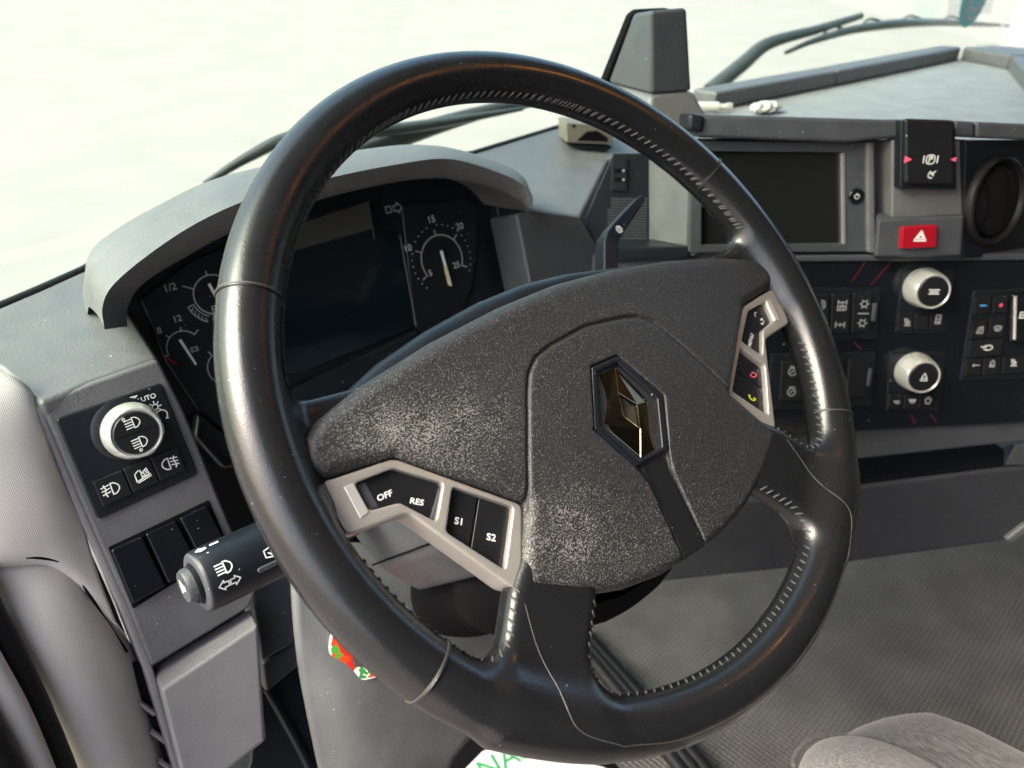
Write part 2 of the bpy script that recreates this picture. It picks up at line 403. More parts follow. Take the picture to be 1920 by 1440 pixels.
def ribbed():
    m = mat('ribbed_beige_trim', (.58, .545, .52), .72, spec=.4, var=.05, vscale=15); N, L, b = nodes(m); tc = N.new('ShaderNodeTexCoord')
    w = N.new('ShaderNodeTexWave'); w.wave_type = 'BANDS'; w.bands_direction = 'X'; w.inputs['Scale'].default_value = 260; w.inputs['Distortion'].default_value = 0
    mp = N.new('ShaderNodeMapping'); mp.inputs['Rotation'].default_value = (0, R(3), R(0)); L.new(tc.outputs['Object'], mp.inputs[0]); L.new(mp.outputs[0], w.inputs['Vector'])
    bp = N.new('ShaderNodeBump'); bp.inputs['Strength'].default_value = .3; bp.inputs['Distance'].default_value = .0005
    L.new(w.outputs['Fac'], bp.inputs['Height']); L.new(bp.outputs[0], b.inputs['Normal']); return m
M['ribbed'] = ribbed()
def dots():
    """rubber floor covering with a moulded field of small studs"""
    m = mat('studded_rubber', (.085, .078, .07), .6); N, L, b = nodes(m); tc = N.new('ShaderNodeTexCoord')
    mp = N.new('ShaderNodeMapping'); mp.inputs['Rotation'].default_value = (0, 0, R(40)); L.new(tc.outputs['Object'], mp.inputs[0])
    sep = N.new('ShaderNodeSeparateXYZ'); L.new(mp.outputs[0], sep.inputs[0]); k = 2 * math.pi / .0095
    sx = mathn(N, L, 'SINE', mathn(N, L, 'MULTIPLY', sep.outputs[0], k)); sy = mathn(N, L, 'SINE', mathn(N, L, 'MULTIPLY', sep.outputs[1], k))
    p = mathn(N, L, 'MULTIPLY', sx, sy)
    n = N.new('ShaderNodeTexNoise'); n.inputs['Scale'].default_value = 14; n.inputs['Detail'].default_value = 5; L.new(tc.outputs['Object'], n.inputs['Vector'])
    r = N.new('ShaderNodeMapRange'); r.inputs['From Min'].default_value = .3; r.inputs['From Max'].default_value = .72; L.new(n.outputs['Fac'], r.inputs['Value'])
    mx = N.new('ShaderNodeMix'); mx.data_type = 'RGBA'; L.new(r.outputs[0], mx.inputs[0]); mx.inputs[6].default_value = (.075, .072, .069, 1); mx.inputs[7].default_value = (.125, .12, .115, 1)
    mx2 = N.new('ShaderNodeMix'); mx2.data_type = 'RGBA'; mx2.blend_type = 'MULTIPLY'; mx2.inputs[0].default_value = 1
    r2 = N.new('ShaderNodeMapRange'); r2.inputs['From Min'].default_value = -.2; r2.inputs['From Max'].default_value = .5; r2.inputs['To Min'].default_value = .8; r2.inputs['To Max'].default_value = 1.25
    L.new(p, r2.inputs['Value']); L.new(mx.outputs[2], mx2.inputs[6]); L.new(r2.outputs[0], mx2.inputs[7]); L.new(mx2.outputs[2], b.inputs['Base Color'])
    bp = N.new('ShaderNodeBump'); bp.inputs['Strength'].default_value = .8; bp.inputs['Distance'].default_value = .0012
    L.new(p, bp.inputs['Height']); L.new(bp.outputs[0], b.inputs['Normal']); return m
M['dots'] = dots()
def fabric(name, c0, c1, sc=700):
    m = mat(name, c0, .85, spec=.2); N, L, b = nodes(m); tc = N.new('ShaderNodeTexCoord')
    n = N.new('ShaderNodeTexNoise'); n.inputs['Scale'].default_value = sc; n.inputs['Detail'].default_value = 3; L.new(tc.outputs['Object'], n.inputs['Vector'])
    mp = N.new('ShaderNodeMapping'); mp.inputs['Scale'].default_value = (1, .18, 1); mp.inputs['Rotation'].default_value = (0, 0, R(35)); L.new(tc.outputs['Object'], mp.inputs[0]); L.new(mp.outputs[0], n.inputs['Vector'])
    r = N.new('ShaderNodeMapRange'); r.inputs['From Min'].default_value = .38; r.inputs['From Max'].default_value = .66; L.new(n.outputs['Fac'], r.inputs['Value'])
    mx = N.new('ShaderNodeMix'); mx.data_type = 'RGBA'; L.new(r.outputs[0], mx.inputs[0]); mx.inputs[6].default_value = (*c0, 1); mx.inputs[7].default_value = (*c1, 1); L.new(mx.outputs[2], b.inputs['Base Color'])
    bp = N.new('ShaderNodeBump'); bp.inputs['Strength'].default_value = .5; bp.inputs['Distance'].default_value = .0006; L.new(n.outputs['Fac'], bp.inputs['Height']); L.new(bp.outputs[0], b.inputs['Normal'])
    b.inputs['Sheen Weight'].default_value = .25; return m
M['fabric'] = fabric('dark_seat_fabric', (.056, .056, .057), (.125, .124, .125))
M['fabric_light'] = fabric('light_seat_fabric', (.115, .113, .113), (.235, .231, .228), 900)
def ground():
    m = mat('pale_yard_ground', (.6, .59, .54), .95, spec=.2); N, L, b = nodes(m); tc = N.new('ShaderNodeTexCoord')
    n = N.new('ShaderNodeTexNoise'); n.inputs['Scale'].default_value = .8; n.inputs['Detail'].default_value = 10; n.inputs['Roughness'].default_value = .55; L.new(tc.outputs['Object'], n.inputs['Vector'])
    mp = N.new('ShaderNodeMapping'); mp.inputs['Scale'].default_value = (1, .7, 1); mp.inputs['Rotation'].default_value = (0, 0, R(-25)); L.new(tc.outputs['Object'], mp.inputs[0]); L.new(mp.outputs[0], n.inputs['Vector'])
    r = N.new('ShaderNodeMapRange'); r.inputs['From Min'].default_value = .3; r.inputs['From Max'].default_value = .7; L.new(n.outputs['Fac'], r.inputs['Value'])
    mx = N.new('ShaderNodeMix'); mx.data_type = 'RGBA'; L.new(r.outputs[0], mx.inputs[0]); mx.inputs[6].default_value = (.222, .202, .190, 1); mx.inputs[7].default_value = (.25, .228, .213, 1); L.new(mx.outputs[2], b.inputs['Base Color'])
    return m
M['ground'] = ground()
def glass():
    m = bpy.data.materials.new('clear_glass'); m.use_nodes = True; N = m.node_tree.nodes; L = m.node_tree.links; N.remove(N['Principled BSDF'])
    t = N.new('ShaderNodeBsdfTransparent'); t.inputs[0].default_value = (.885, .968, .925, 1); g = N.new('ShaderNodeBsdfGlossy'); g.inputs['Roughness'].default_value = .02
    f = N.new('ShaderNodeLayerWeight'); f.inputs[0].default_value = .5; mx = N.new('ShaderNodeMixShader')
    k = mathn(N, L, 'ADD', mathn(N, L, 'MULTIPLY', mathn(N, L, 'POWER', f.outputs['Facing'], 5), .85), .035)
    L.new(k, mx.inputs[0]); L.new(t.outputs[0], mx.inputs[1]); L.new(g.outputs[0], mx.inputs[2]); L.new(mx.outputs[0], N['Material Output'].inputs[0]); return m
M['glass'] = glass()
def film():
    m = bpy.data.materials.new('clear_film'); m.use_nodes = True; N = m.node_tree.nodes; L = m.node_tree.links; b = N['Principled BSDF']
    b.inputs['Base Color'].default_value = (.8, .8, .78, 1); b.inputs['Roughness'].default_value = .3; b.inputs['Alpha'].default_value = .22; return m
M['film'] = film()
def fruit():
    m = mat('fruit_print', (.7, .05, .02), .22, coat=.4); N, L, b = nodes(m); tc = N.new('ShaderNodeTexCoord')
    v = N.new('ShaderNodeTexVoronoi'); v.inputs['Scale'].default_value = 85; L.new(tc.outputs['Object'], v.inputs['Vector'])
    n = N.new('ShaderNodeTexNoise'); n.inputs['Scale'].default_value = 160; L.new(tc.outputs['Object'], n.inputs['Vector'])
    sep = N.new('ShaderNodeSeparateColor'); L.new(v.outputs['Color'], sep.inputs[0])
    cr = N.new('ShaderNodeValToRGB'); cr.color_ramp.interpolation = 'CONSTANT'; e = cr.color_ramp.elements
    for p, c in ((0, (.42, .018, .010)), (.34, (.48, .05, .012)), (.56, (.06, .26, .03)), (.70, (.03, .20, .05)), (.80, (.75, .72, .66)), (.92, (.06, .05, .05))):
        x = e[0] if p == 0 else e.new(p); x.position = p; x.color = (*c, 1)
    e.remove(e[len(e) - 1]) if e[len(e) - 1].position > .95 else None
    L.new(mathn(N, L, 'ADD', sep.outputs[0], mathn(N, L, 'MULTIPLY', mathn(N, L, 'SUBTRACT', n.outputs['Fac'], .5), .35)), cr.inputs[0]); L.new(cr.outputs[0], b.inputs['Base Color']); return m
M['fruit'] = fruit()
M['verge'] = mat('dry_grass_verge', (.20, .195, .135), .95, var=.3, vscale=.4)
M['lamp'] = mat('amber_lamp_lens', (.9, .5, .2), .3)
M['lamp'].node_tree.nodes['Principled BSDF'].inputs['Emission Color'].default_value = (1, .36, .07, 1)
M['lamp'].node_tree.nodes['Principled BSDF'].inputs['Emission Strength'].default_value = 9
# ------------------------------------------------------------------ steering wheel
AL = R(43.059)
WPL = Plane((0, 0, Z0), (0, -math.cos(AL), math.sin(AL)), (1, 0, 0))
WMX = Matrix(((1, 0, 0, 0), (0, math.sin(AL), -math.cos(AL), 0), (0, math.cos(AL), math.sin(AL), Z0), (0, 0, 0, 1)))
RC, RT = .22, .0172
def flat(x, y):
    return (x[:, :, :1], y[:, :, :1]) if np.ndim(x) == 3 else (x, y)
SIDE = np.array([(.135, -.015), (.206, -.018), (.216, .0), (.203, .046), (.160, .042), (.135, .036)])
LOW = np.array([(.108, -.080), (.130, -.098), (.155, -.129), (.172, -.157), (.118, -.193), (.099, -.150), (.078, -.125), (.070, -.10)])
def wheel_f(x, y, z):
    fx, fy = flat(x, y); ax = np.abs(fx)
    q = np.sqrt(fx * fx + fy * fy) - RC
    th = np.arctan2(fy, fx)
    rr = RT + .0004 * np.clip(-np.sin(th), 0, 1)
    t = np.sqrt(q * q + z * z) - rr
    s1 = rext(poly_sd(ax, fy, SIDE), z + .0115, .0085, .007)
    s2 = rext(poly_sd(ax, fy, LOW), z + .004, .0105, .008)
    return smin(smin(t, s1, .018), s2, .020)
PADH = [(0, -.1385), (.030, -.1375), (.060, -.132), (.090, -.1205), (.1215, -.1015), (.114, -.086), (.0965, -.0585), (.128, -.030), (.1575, -.0035), (.198, .0005), (.2035, .006), (.2045, .013), (.200, .024), (.188, .031), (.157, .0405), (.106, .0505), (.050, .0575), (0, .0600)]
PAD = PADH + [(-x, y) for x, y in PADH[-2:0:-1]]
GRV = [(.0985, -.062), (.084, -.035), (.064, .000), (.057, .010), (.047, .0175), (.033, .021), (0, .0245)]
GRV = GRV + [(-x, y) for x, y in GRV[-2::-1]]
EMB = [(-.0125, -.001), (.0125, -.001), (.0335, -.0385), (.0165, -.0705), (.0115, -.0840), (.0115, -.1420), (-.0115, -.1420), (-.0115, -.0840), (-.0165, -.0705), (-.0335, -.0385)]
def pad_top(x, y): return .0055 + .0065 * np.exp(-(x / .13) ** 2 - ((y + .035) / .085) ** 2)
def pad_f(x, y, z):
    fx, fy = flat(x, y)
    d2 = poly_sd(fx, fy, PAD) ; top = pad_top(fx, fy); hh = .018
    f = rext(d2, z - (top - hh), hh, np.where(fy > .015, .0075 + .0035 * np.clip((fy - .015) / .02, 0, 1), .0075))
    g = line_d(fx, fy, GRV); f = f + .0021 * np.exp(-(g / .0012) ** 2) * (z > top - .006)
    f = np.maximum(f, -np.maximum(poly_sd(fx, fy, EMB), (top - .0042) - z))
    return f

sw = thing('steering_wheel', 'black leather steering wheel with worn grained horn pad and silver button bezels', 'steering wheel', mtx=WMX)
V, F = sdf_mesh(wheel_f, (-.245, -.245, -.024), (.245, .245, .024), .0022)
rim = build('rim', V, F, M['leather'], sw, 180, local=True)
V, F = sdf_mesh(pad_f, (-.212, -.146, -.034), (.212, .067, .016), .0012)
pad = build('horn_pad', V, F, M['grain'], sw, 180, local=True); pad['label'] = 'grained black horn pad with pale rubbed patches'
def surf_z(f, x, y, z1=.03):
    z = np.full(len(x), z1)
    for _ in range(60): z = z - np.clip(f(x, y, z), -.01, .01) * .8
    return z
def thread(name, P2, f, r, m, parent, z1=.03, lift=0.0):
    P = catmull(P2, 60); z = surf_z(f, P[:, 0], P[:, 1], z1)
    return tube(name, np.c_[P, z + lift], r, m, parent, 6, local=True)
# seams of the leather cover: rings about the rim, drawn with a pair of fine ridges
for a in (61.3, -61.3, 120.2, -120.2):
    for off, rr_, mt in ((-.0008, .0007, 'leather'), (.0003, .00045, 'seam')):
        th = R(a) + off / RC; P = []
        for k in range(37):
            ph = R(-115 + 230 * k / 36 + 62)
            r_ = RT + .0003 + (.0004 * max(0, -math.cos(th)))
            q = RC + r_ * math.cos(ph) * 1.0; P.append((q * math.sin(th), q * math.cos(th), r_ * math.sin(ph)))
        tube('seam', P, rr_, M[mt], rim, 6, local=True)
# long seam that runs off the lower spokes and along the bottom of the rim
def rimpt(a, dr): return ((RC + dr) * math.sin(R(a)), (RC + dr) * math.cos(R(a)))
low_seam = [(-.1265, -.1075), (-.1305, -.127), (-.1330, -.150), rimpt(-142, .001), rimpt(-150, .0085), rimpt(-162, .0095), rimpt(-180, .0095), rimpt(162, .0095), rimpt(150, .0085), rimpt(142, .001), (.1330, -.150), (.1305, -.127), (.1265, -.1075)]
thread('seam', low_seam[:5], wheel_f, .00034, M['seam'], rim)
thread('seam', low_seam[4:9], wheel_f, .00034, M['seam'], rim)
thread('seam', low_seam[8:], wheel_f, .00034, M['seam'], rim)
# stitches round the inside of every opening
def cast(cx, cy, z=.0045):
    a = np.linspace(0, 2 * np.pi, 1441)[:-1]; t = np.full(len(a), .004)
    for _ in range(90):
        x = cx + t * np.cos(a); y = cy + t * np.sin(a); d = wheel_f(x, y, np.full(len(a), z)); t = np.minimum(t + np.maximum(d, 0) * .8, .3)
    return cx + t * np.cos(a), cy + t * np.sin(a)
def stitch_mesh():
    n, V, F = 6, [], []
    prof = ((-.0031, .0002), (-.0022, .00065), (0, .00085), (.0022, .00065), (.0031, .0002))
    for x, r in prof:
        for j in range(n): V.append((x, r * math.cos(2 * math.pi * j / n), r * math.sin(2 * math.pi * j / n)))
    for i in range(4):
        for j in range(n): F.append((i * n + j, i * n + (j + 1) % n, (i + 1) * n + (j + 1) % n, (i + 1) * n + j))
    me = bpy.data.meshes.new('stitch'); me.from_pydata(V, [], F); me.polygons.foreach_set('use_smooth', [True] * len(F)); me.materials.append(M['thread']); return me
SM = stitch_mesh(); e = 2e-4
for cx, cy, lo_, hi_ in ((0, .13, .195, .30), (-.168, -.078, 0, 9), (.168, -.078, 0, 9), (0, -.168, 0, 9)):
    x, y = cast(cx, cy); acc = 0
    for i in range(len(x)):
        j = (i + 1) % len(x); seg = math.hypot(x[j] - x[i], y[j] - y[i]); acc += seg
        if acc < .0058: continue
        acc = 0
        X, Y, Zz = (np.array([v]) for v in (x[i], y[i], .0045))
        if abs(wheel_f(X, Y, Zz)[0]) > .0006 or math.hypot(X[0], Y[0]) > .215: continue
        if poly_sd(X, Y, PAD)[0] < .004: continue
        if abs(X[0]) > .17 and -.045 < Y[0] < .052: continue
        if abs(X[0]) < .20 and cy > 0 and Y[0] < .06: continue
        g = np.array([(wheel_f(X + e, Y, Zz) - wheel_f(X - e, Y, Zz))[0], (wheel_f(X, Y + e, Zz) - wheel_f(X, Y - e, Zz))[0], (wheel_f(X, Y, Zz + e) - wheel_f(X, Y, Zz - e))[0]]); g = nrm(g)
        t = nrm((x[j] - x[i], y[j] - y[i], 0)); w = np.cross(g, t); w = nrm(w)
        d = nrm(w * .85 + t * random.uniform(.42, .62)); b = np.cross(g, d)
        o = bpy.data.objects.new('stitch', SM); COL.objects.link(o); o.parent = rim
        p = np.array([x[i], y[i], .0045]) + g * .0002
        mm = Matrix(((d[0], b[0], g[0], p[0]), (d[1], b[1], g[1], p[1]), (d[2], b[2], g[2], p[2]), (0, 0, 0, 1))); o.matrix_local = mm
# emblem set into the pad
def wpoly(name, P, h0, h1, m, parent, bevel=.0006, seg=2): return plate(name, WPL, P, h0, h1, m, parent, bevel, seg)
HC = .0105
trim = wpoly('emblem_plinth', [(x * .97, -.07 + (y + .07) * .985) for x, y in [(a, max(b, -.1365)) for a, b in EMB[2:9]]] + [(-.0325, -.0385), (-.0122, -.002), (.0122, -.002)], -.002, HC - .0042, M['black'], sw, .0005)
OUTH = [(-.0118, -.0018), (.0118, -.0018), (.0322, -.0385), (.0158, -.0708), (-.0158, -.0708), (-.0322, -.0385)]
INH = [(-.0098, -.0060), (.0098, -.0060), (.0268, -.0385), (.0110, -.0685), (-.0110, -.0685), (-.0268, -.0385)]
def ringplate(name, pl, A, B, h0, h1, m, parent, bevel, seg=3):
    n = len(A); V = [pl.pt(*p, h0) for p in A] + [pl.pt(*p, h1) for p in A] + [pl.pt(*p, h1) for p in B] + [pl.pt(*p, h0) for p in B]; F = []
    for i in range(n):
        j = (i + 1) % n
        for a, b in ((0, 1), (1, 2), (2, 3), (3, 0)): F.append([a * n + i, a * n + j, b * n + j, b * n + i])
    V, F = fix(V, F); return build(name, V, F, m, parent, 40, bevel, seg)
fr = ringplate('emblem_frame', WPL, OUTH, INH, HC - .006, HC + .0004, M['black'], sw, .0019)
SA = [(-.0098, -.0735), (.0098, -.0735), (.0098, -.1358), (-.0098, -.1358)]
V, F = prism([WPL.pt(x, y, .003) for x, y in SA], [WPL.pt(x, y, h) for (x, y), h in zip(SA, (.0082, .0082, .0064, .0064))]); build('strip', V, F, M['button'], trim, 40, .0006, 2)
ec = np.array([0, -.0378]); A = [(-.0075, .0295), (.0075, .0295), (.0225, 0), (.0075, -.0295), (-.0075, -.0295), (-.0225, 0)]; B = [(-.0015, .0135), (.0075, .0015), (.0015, -.0135), (-.0075, -.0015)]
ZA = [.0008, .0022, .0008, .0008, .0022, .0008]; ZB = [.0040, .0052, .0040, .0052]
EV = [WPL.pt(p[0] + ec[0], p[1] + ec[1], HC - .0042 + z) for p, z in zip(A + B, ZA + ZB)] + [WPL.pt(p[0] + ec[0], p[1] + ec[1], HC - .0055) for p in A + B]
EF = [[0, 5, 9, 6, 1], [5, 4, 8, 9], [1, 6, 7, 2], [2, 7, 8, 4, 3]]
EF += [[i, (i + 1) % 6, 10 + (i + 1) % 6, 10 + i] for i in range(6)] + [[6 + i, 6 + (i + 1) % 4, 16 + (i + 1) % 4, 16 + i] for i in range(4)]
EV2, EF = fix(EV, EF)
em = build('emblem', EV, EF, M['smoke'], sw, 0, .00025, 2); em['label'] = 'smoked chrome folded diamond emblem'
for q in ((1, 6), (6, 9), (6, 7), (7, 8), (8, 4), (9, 8), (0, 5), (5, 4), (2, 7)):
    tube('edge', [EV[q[0]] + WPL.n * .0002, EV[q[1]] + WPL.n * .0002], .00022, M['smoke_edge'], em, 5)
wpoly('emblem_well', [(-.026, -.0385), (-.0095, -.0065), (.0095, -.0065), (.026, -.0385), (.0105, -.068), (-.0105, -.068)], HC - .009, HC - .0050, M['gloss'], sw, 0)
# silver bezels with their buttons
BZ = [(.2030, -.0005), (.1580, -.0042), (.0975, -.0592), (.1215, -.1005), (.1275, -.0965), (.1640, -.0345), (.1995, -.0315)]
K1 = [(.1845, -.0080), (.1610, -.0090), (.1375, -.0280), (.1515, -.0455), (.1660, -.0275), (.1835, -.0245)]
K2 = [(.1335, -.0318), (.1035, -.0578), (.1262, -.0868), (.1490, -.0525)]
def bez_f(x, y, z):
    fx, fy = flat(x, y); f = rext(poly_sd(fx, fy, corners(BZ, .004)), z + .0085, .0105, .0018)
    for K in (K1, K2): f = np.maximum(f, -np.maximum(poly_sd(fx, fy, corners(K, .0025)), -.0055 - z))
    return f
BV, BF = sdf_mesh(bez_f, (.090, -.106, -.022), (.208, .004, .005), .0008)
def shrink(P, s): c = np.mean(P, axis=0); return [tuple(c + (np.array(p) - c) * s) for p in P]
S1 = [(.1330, -.0322), (.1198, -.0435), (.1388, -.0672), (.1482, -.0526)]
S2 = [(.1192, -.0441), (.1042, -.0575), (.1264, -.0860), (.1382, -.0680)]
for sg in (-1, 1):
    mv = BV * np.array([sg, 1, 1]); mf = BF if sg > 0 else BF[:, ::-1]
    bz = build('button_bezel', mv, mf, M['silver'], sw, 180, local=True)
    fl = lambda P: [(sg * x, y) for x, y in P]
    bk = wpoly('rocker', fl(shrink(corners(K1, .0022), .965)), -.0057, -.0018, M['button'], bz, .0009, 3)
    b1 = wpoly('button', fl(shrink(S1, .985)), -.0057, -.0022, M['button'], bz, .0007, 3)
    b2 = wpoly('button', fl(shrink(S2, .985)), -.0057, -.0022, M['button'], bz, .0007, 3)
    wpoly('inlay_and_sheen', fl([(.1905, -.0075), (.1850, -.0078), (.1840, -.0250), (.1895, -.0262)]), .0012, .0026, M['satin'], bz, .0004)  # pale inlay; on the left it paints the sheen of a recess slope
    if sg < 0:
        wpoly('ridge', fl([(.1835, -.0090), (.1775, -.0092), (.1765, -.0248), (.1826, -.0240)]), -.0030, -.0013, M['dash_dark'], bk, .0004)
        ro = -2
        text('lettering', 'OFF', WPL, (721, 930), .0046, M['print'], bk, -.0016, -2, .02, .1, 1.15)
        text('lettering', 'RES', WPL, (781, 941), .0046, M['print'], bk, -.0016, -34, .02, .1, 1.15)
        text('lettering', 'S1', WPL, (861, 978), .0055, M['print'], b1, -.0020, -36, .02, 0, 1.15)
        text('lettering', 'S2', WPL, (921, 1008), .0055, M['print'], b2, -.0020, -36, .02, 0, 1.15)
        wpoly('ridge', fl([(.1405, -.0300), (.1382, -.0284), (.1510, -.0444), (.1528, -.0425)]), -.0030, -.0013, M['dash_dark'], bk, .0004)
    else:
        wpoly('ridge', fl([(.1405, -.0300), (.1382, -.0284), (.1510, -.0444), (.1528, -.0425)]), -.0030, -.0013, M['dash_dark'], bk, .0004)
        text('lettering', 'MENU', WPL, (1408, 638), .0046, M['print'], bk, -.0016, 38, .02)
        strokes('symbol', WPL, (.1720, -.0145), [arc(0, 0, .5, 60, 200, 8)], M['print'], bk, -.0016, .0009, .0040)
        strokes('symbol', WPL, (.1745, -.0210), [arc(0, 0, .4, -150, 120, 8), [(-.7, -.3), (-.2, -.6)], [(-.2, .5), (.5, .5)]], M['print'], bk, -.0016, .0007, .0040)
        ph = [[(-.45, .5), (-.5, .1), (-.25, -.35), (.2, -.55), (.5, -.45)], [(-.45, .5), (-.2, .3)], [(.5, -.45), (.25, -.2)]]
        strokes('symbol', WPL, (.1368, -.0545), ph + [[(.05, .35), (.4, .0)]], M['pink_print'], b1, -.0020, .0009, .0052, 35)
        strokes('symbol', WPL, (.1240, -.0690), ph, M['lime_print'], b2, -.0020, .0010, .0052, 0)
# hub housing behind the pad
def hub_f(x, y, z):
    fx, fy = flat(x, y); return rext(poly_sd(fx, fy, np.array(PAD) * np.array([.78, .97]) + np.array([-.012, .0135])), z + .035, .026, .012)
V, F = sdf_mesh(hub_f, (-.20, -.15, -.066), (.20, .085, -.004), .003)
build('hub_housing', V, F, M['black'], sw, 180, local=True)
# ------------------------------------------------------------------ setting: yard, cab shell
def structure(o): o['kind'] = 'structure'; return o
def box(name, lo, hi, m, parent=None, bevel=0, loc=None):
    lo = np.array(lo, float); hi = np.array(hi, float); x = [(lo[0], hi[0])[i] for i in (0, 1)]
    A = [(lo[0], lo[1], lo[2]), (hi[0], lo[1], lo[2]), (hi[0], hi[1], lo[2]), (lo[0], hi[1], lo[2])]
    B = [(a, b, hi[2]) for a, b, c in A]
    V, F = prism([np.array(a, float) for a in A], [np.array(b, float) for b in B])
    return build(name, V, F, m, parent, 40, bevel, loc=loc)
GZ = -1.25
structure(build('ground', [(-400, -400, GZ), (400, -400, GZ), (400, 600, GZ), (-400, 600, GZ)], [(0, 1, 2, 3)], M['ground'], smooth=0))
structure(build('verge', [(26, 30, GZ + .004), (70, 14, GZ + .004), (200, 60, GZ + .004), (160, 240, GZ + .004), (12, 110, GZ + .004)], [(0, 1, 2, 3, 4)], M['verge'], smooth=0))
structure(box('cab_roof', (-.62, -1.7, Z0 + .98), (1.95, .42, Z0 + 1.03), M['head']))
structure(box('cab_rear_wall', (-.62, -1.75, 0), (1.95, -1.70, Z0 + .98), M['head']))
structure(box('cab_side_wall', (1.90, -1.70, 0), (1.95, .55, Z0 + .02), M['head']))
structure(box('cab_side_wall', (1.90, -1.70, Z0 + .02), (1.95, -.35, Z0 + .98), M['head']))
structure(box('cab_side_wall', (-.62, -1.70, 0), (-.57, -.72, Z0 + .98), M['head']))
structure(box('bulkhead', (-.60, .54, -.1), (1.95, .58, Z0 - .16), M['void']))
fl = structure(box('cab_floor', (-.60, -1.70, -.05), (1.90, .62, 0), M['dots']))
WB = [(-.66, .18), (-.40, .42), (-.2, .495), (.4, .535), (1.3, .535), (1.9, .50)]
ws = structure(loft('windscreen', [[(x, y + .008, Z0 - .10) for x, y in WB], [(x, y - .08, Z0 + .98) for x, y in WB]], M['glass'], None, 48, 8, .005, 180))
ws['label'] = 'clear curved windscreen glass in front of the dashboard'

# ------------------------------------------------------------------ reference planes of the dashboard
T20 = R(20)
def face(y, t=T20): return Plane((0, y, Z0), (0, -math.cos(t), math.sin(t)), (1, 0, 0))
LS = face(.25); CL = face(.325); LIP = face(.235); HB = face(.31)
def hz(z): return Plane((0, 0, Z0 + z), (0, 0, 1), (1, 0, 0))
DT = Plane((0, .24, Z0 - .027), (0, -.19, .98), (1, 0, 0))
t10 = R(10)
CPo = CAM + ray(1440, 360) * .83
CP = Plane(CPo, (-.6398 * math.cos(t10), -.7686 * math.cos(t10), math.sin(t10)), (.7686, -.6398, 0))
def prism2(name, pl, A, hA, B, hB, m, parent=None, bevel=.001, seg=2):
    V, F = prism([pl.hit(x, y, hA) for x, y in A], [pl.hit(x, y, hB) for x, y in B]); return build(name, V, F, m, parent, 40, bevel, seg)

# ------------------------------------------------------------------ dashboard body
da = thing('dashboard', 'dark grey grained plastic dashboard body under the windscreen', 'dashboard', (0.3, .35, Z0 - .1))
def xy(pl, x, y):                             # the plane's point over plan position x, y
    z = pl.o[2] - (pl.n[0] * (x - pl.o[0]) + pl.n[1] * (y - pl.o[1])) / pl.n[2]; return np.array([x, y, z])
top = [DT.hit(75, 757), DT.hit(170, 716), DT.hit(297, 671), xy(DT, -.203, .36), xy(DT, .20, .36), DT.hit(1000, 393), DT.hit(1088, 405), DT.hit(1140, 300), DT.hit(1330, 262), DT.hit(1330, 200), DT.hit(1050, 238), DT.hit(890, 287), xy(DT, .02, .475), xy(DT, -.1, .465), DT.hit(160, 505), DT.hit(80, 541), DT.hit(0, 575), DT.hit(-60, 600), DT.hit(-60, 660), DT.hit(0, 690)]
V, F = prism([p - np.array([0, .0, .03]) for p in top], top); build('top_pad', V, F, M['dash'], da, 40, .004, 3)
tube('edge_seal', [p + np.array([0, .004, -.002]) for p in top[9:18]], .0045, M['rubber'], da, 8)
# left switch face and what is let into it
slab('switch_fascia', LS, [(75, 758), (170, 717), (297, 673), (345, 770), (482, 1108), (468, 1140), (284, 1252), (240, 1140), (160, 962)], -.045, 0, M['fascia'], da, .003, 3)
slab('side_strip', LS, [(64, 765), (78, 760), (163, 962), (243, 1140), (288, 1253), (338, 1440), (352, 1500), (338, 1500), (325, 1440), (272, 1262), (228, 1150), (147, 968)], -.045, -.002, M['trim'], da, .002, 3)
lid = prism2('storage_lid', LS, [(284, 1250), (469, 1139), (500, 1385), (345, 1500)], -.02, [(301, 1294), (484, 1171), (497, 1388), (352, 1500)], .016, M['trim'], da, .003, 3)
slab('inner_fascia', LS, [(468, 1085), (548, 1050), (556, 1205), (492, 1240)], -.06, -.028, M['dash_dark'], da, .003, 3)
slab('inner_fascia', LS, [(492, 1244), (556, 1208), (560, 1250), (500, 1300)], -.06, -.034, M['dash_dark'], da, .003, 3)
KP = face(.30, R(28))
def surf(name, pl, rows, m, parent=None, n=24, mm=24, solid=.004, smooth=180, loc=None):
    return loft(name, [[pl.hit(x, y, h) for x, y, h in r] for r in rows], m, parent, n, mm, solid, smooth, loc=loc)
surf('knee_panel', KP, [[(540, 1020, .01), (700, 1020, .02), (900, 1060, .02), (1060, 1090, 0)], [(548, 1160, .02), (660, 1180, .028), (800, 1230, .03), (960, 1240, .02)], [(560, 1250, .02), (660, 1290, .034), (780, 1330, .03), (885, 1370, .02)], [(590, 1400, .01), (680, 1420, .022), (770, 1430, .02), (845, 1420, .012)], [(620, 1520, -.02), (690, 1530, 0), (760, 1540, .0), (800, 1530, -.02)]], M['dash'], da)
slab('kick_panel', KP, [(480, 1235), (570, 1195), (680, 1540), (420, 1540), (470, 1430)], -.10, -.05, M['black'], da, .002)
tube('kick_rib', [KP.hit(500, 1290, -.045), KP.hit(560, 1400, -.045), KP.hit(600, 1480, -.045)], .004, M['black'], da, 8)
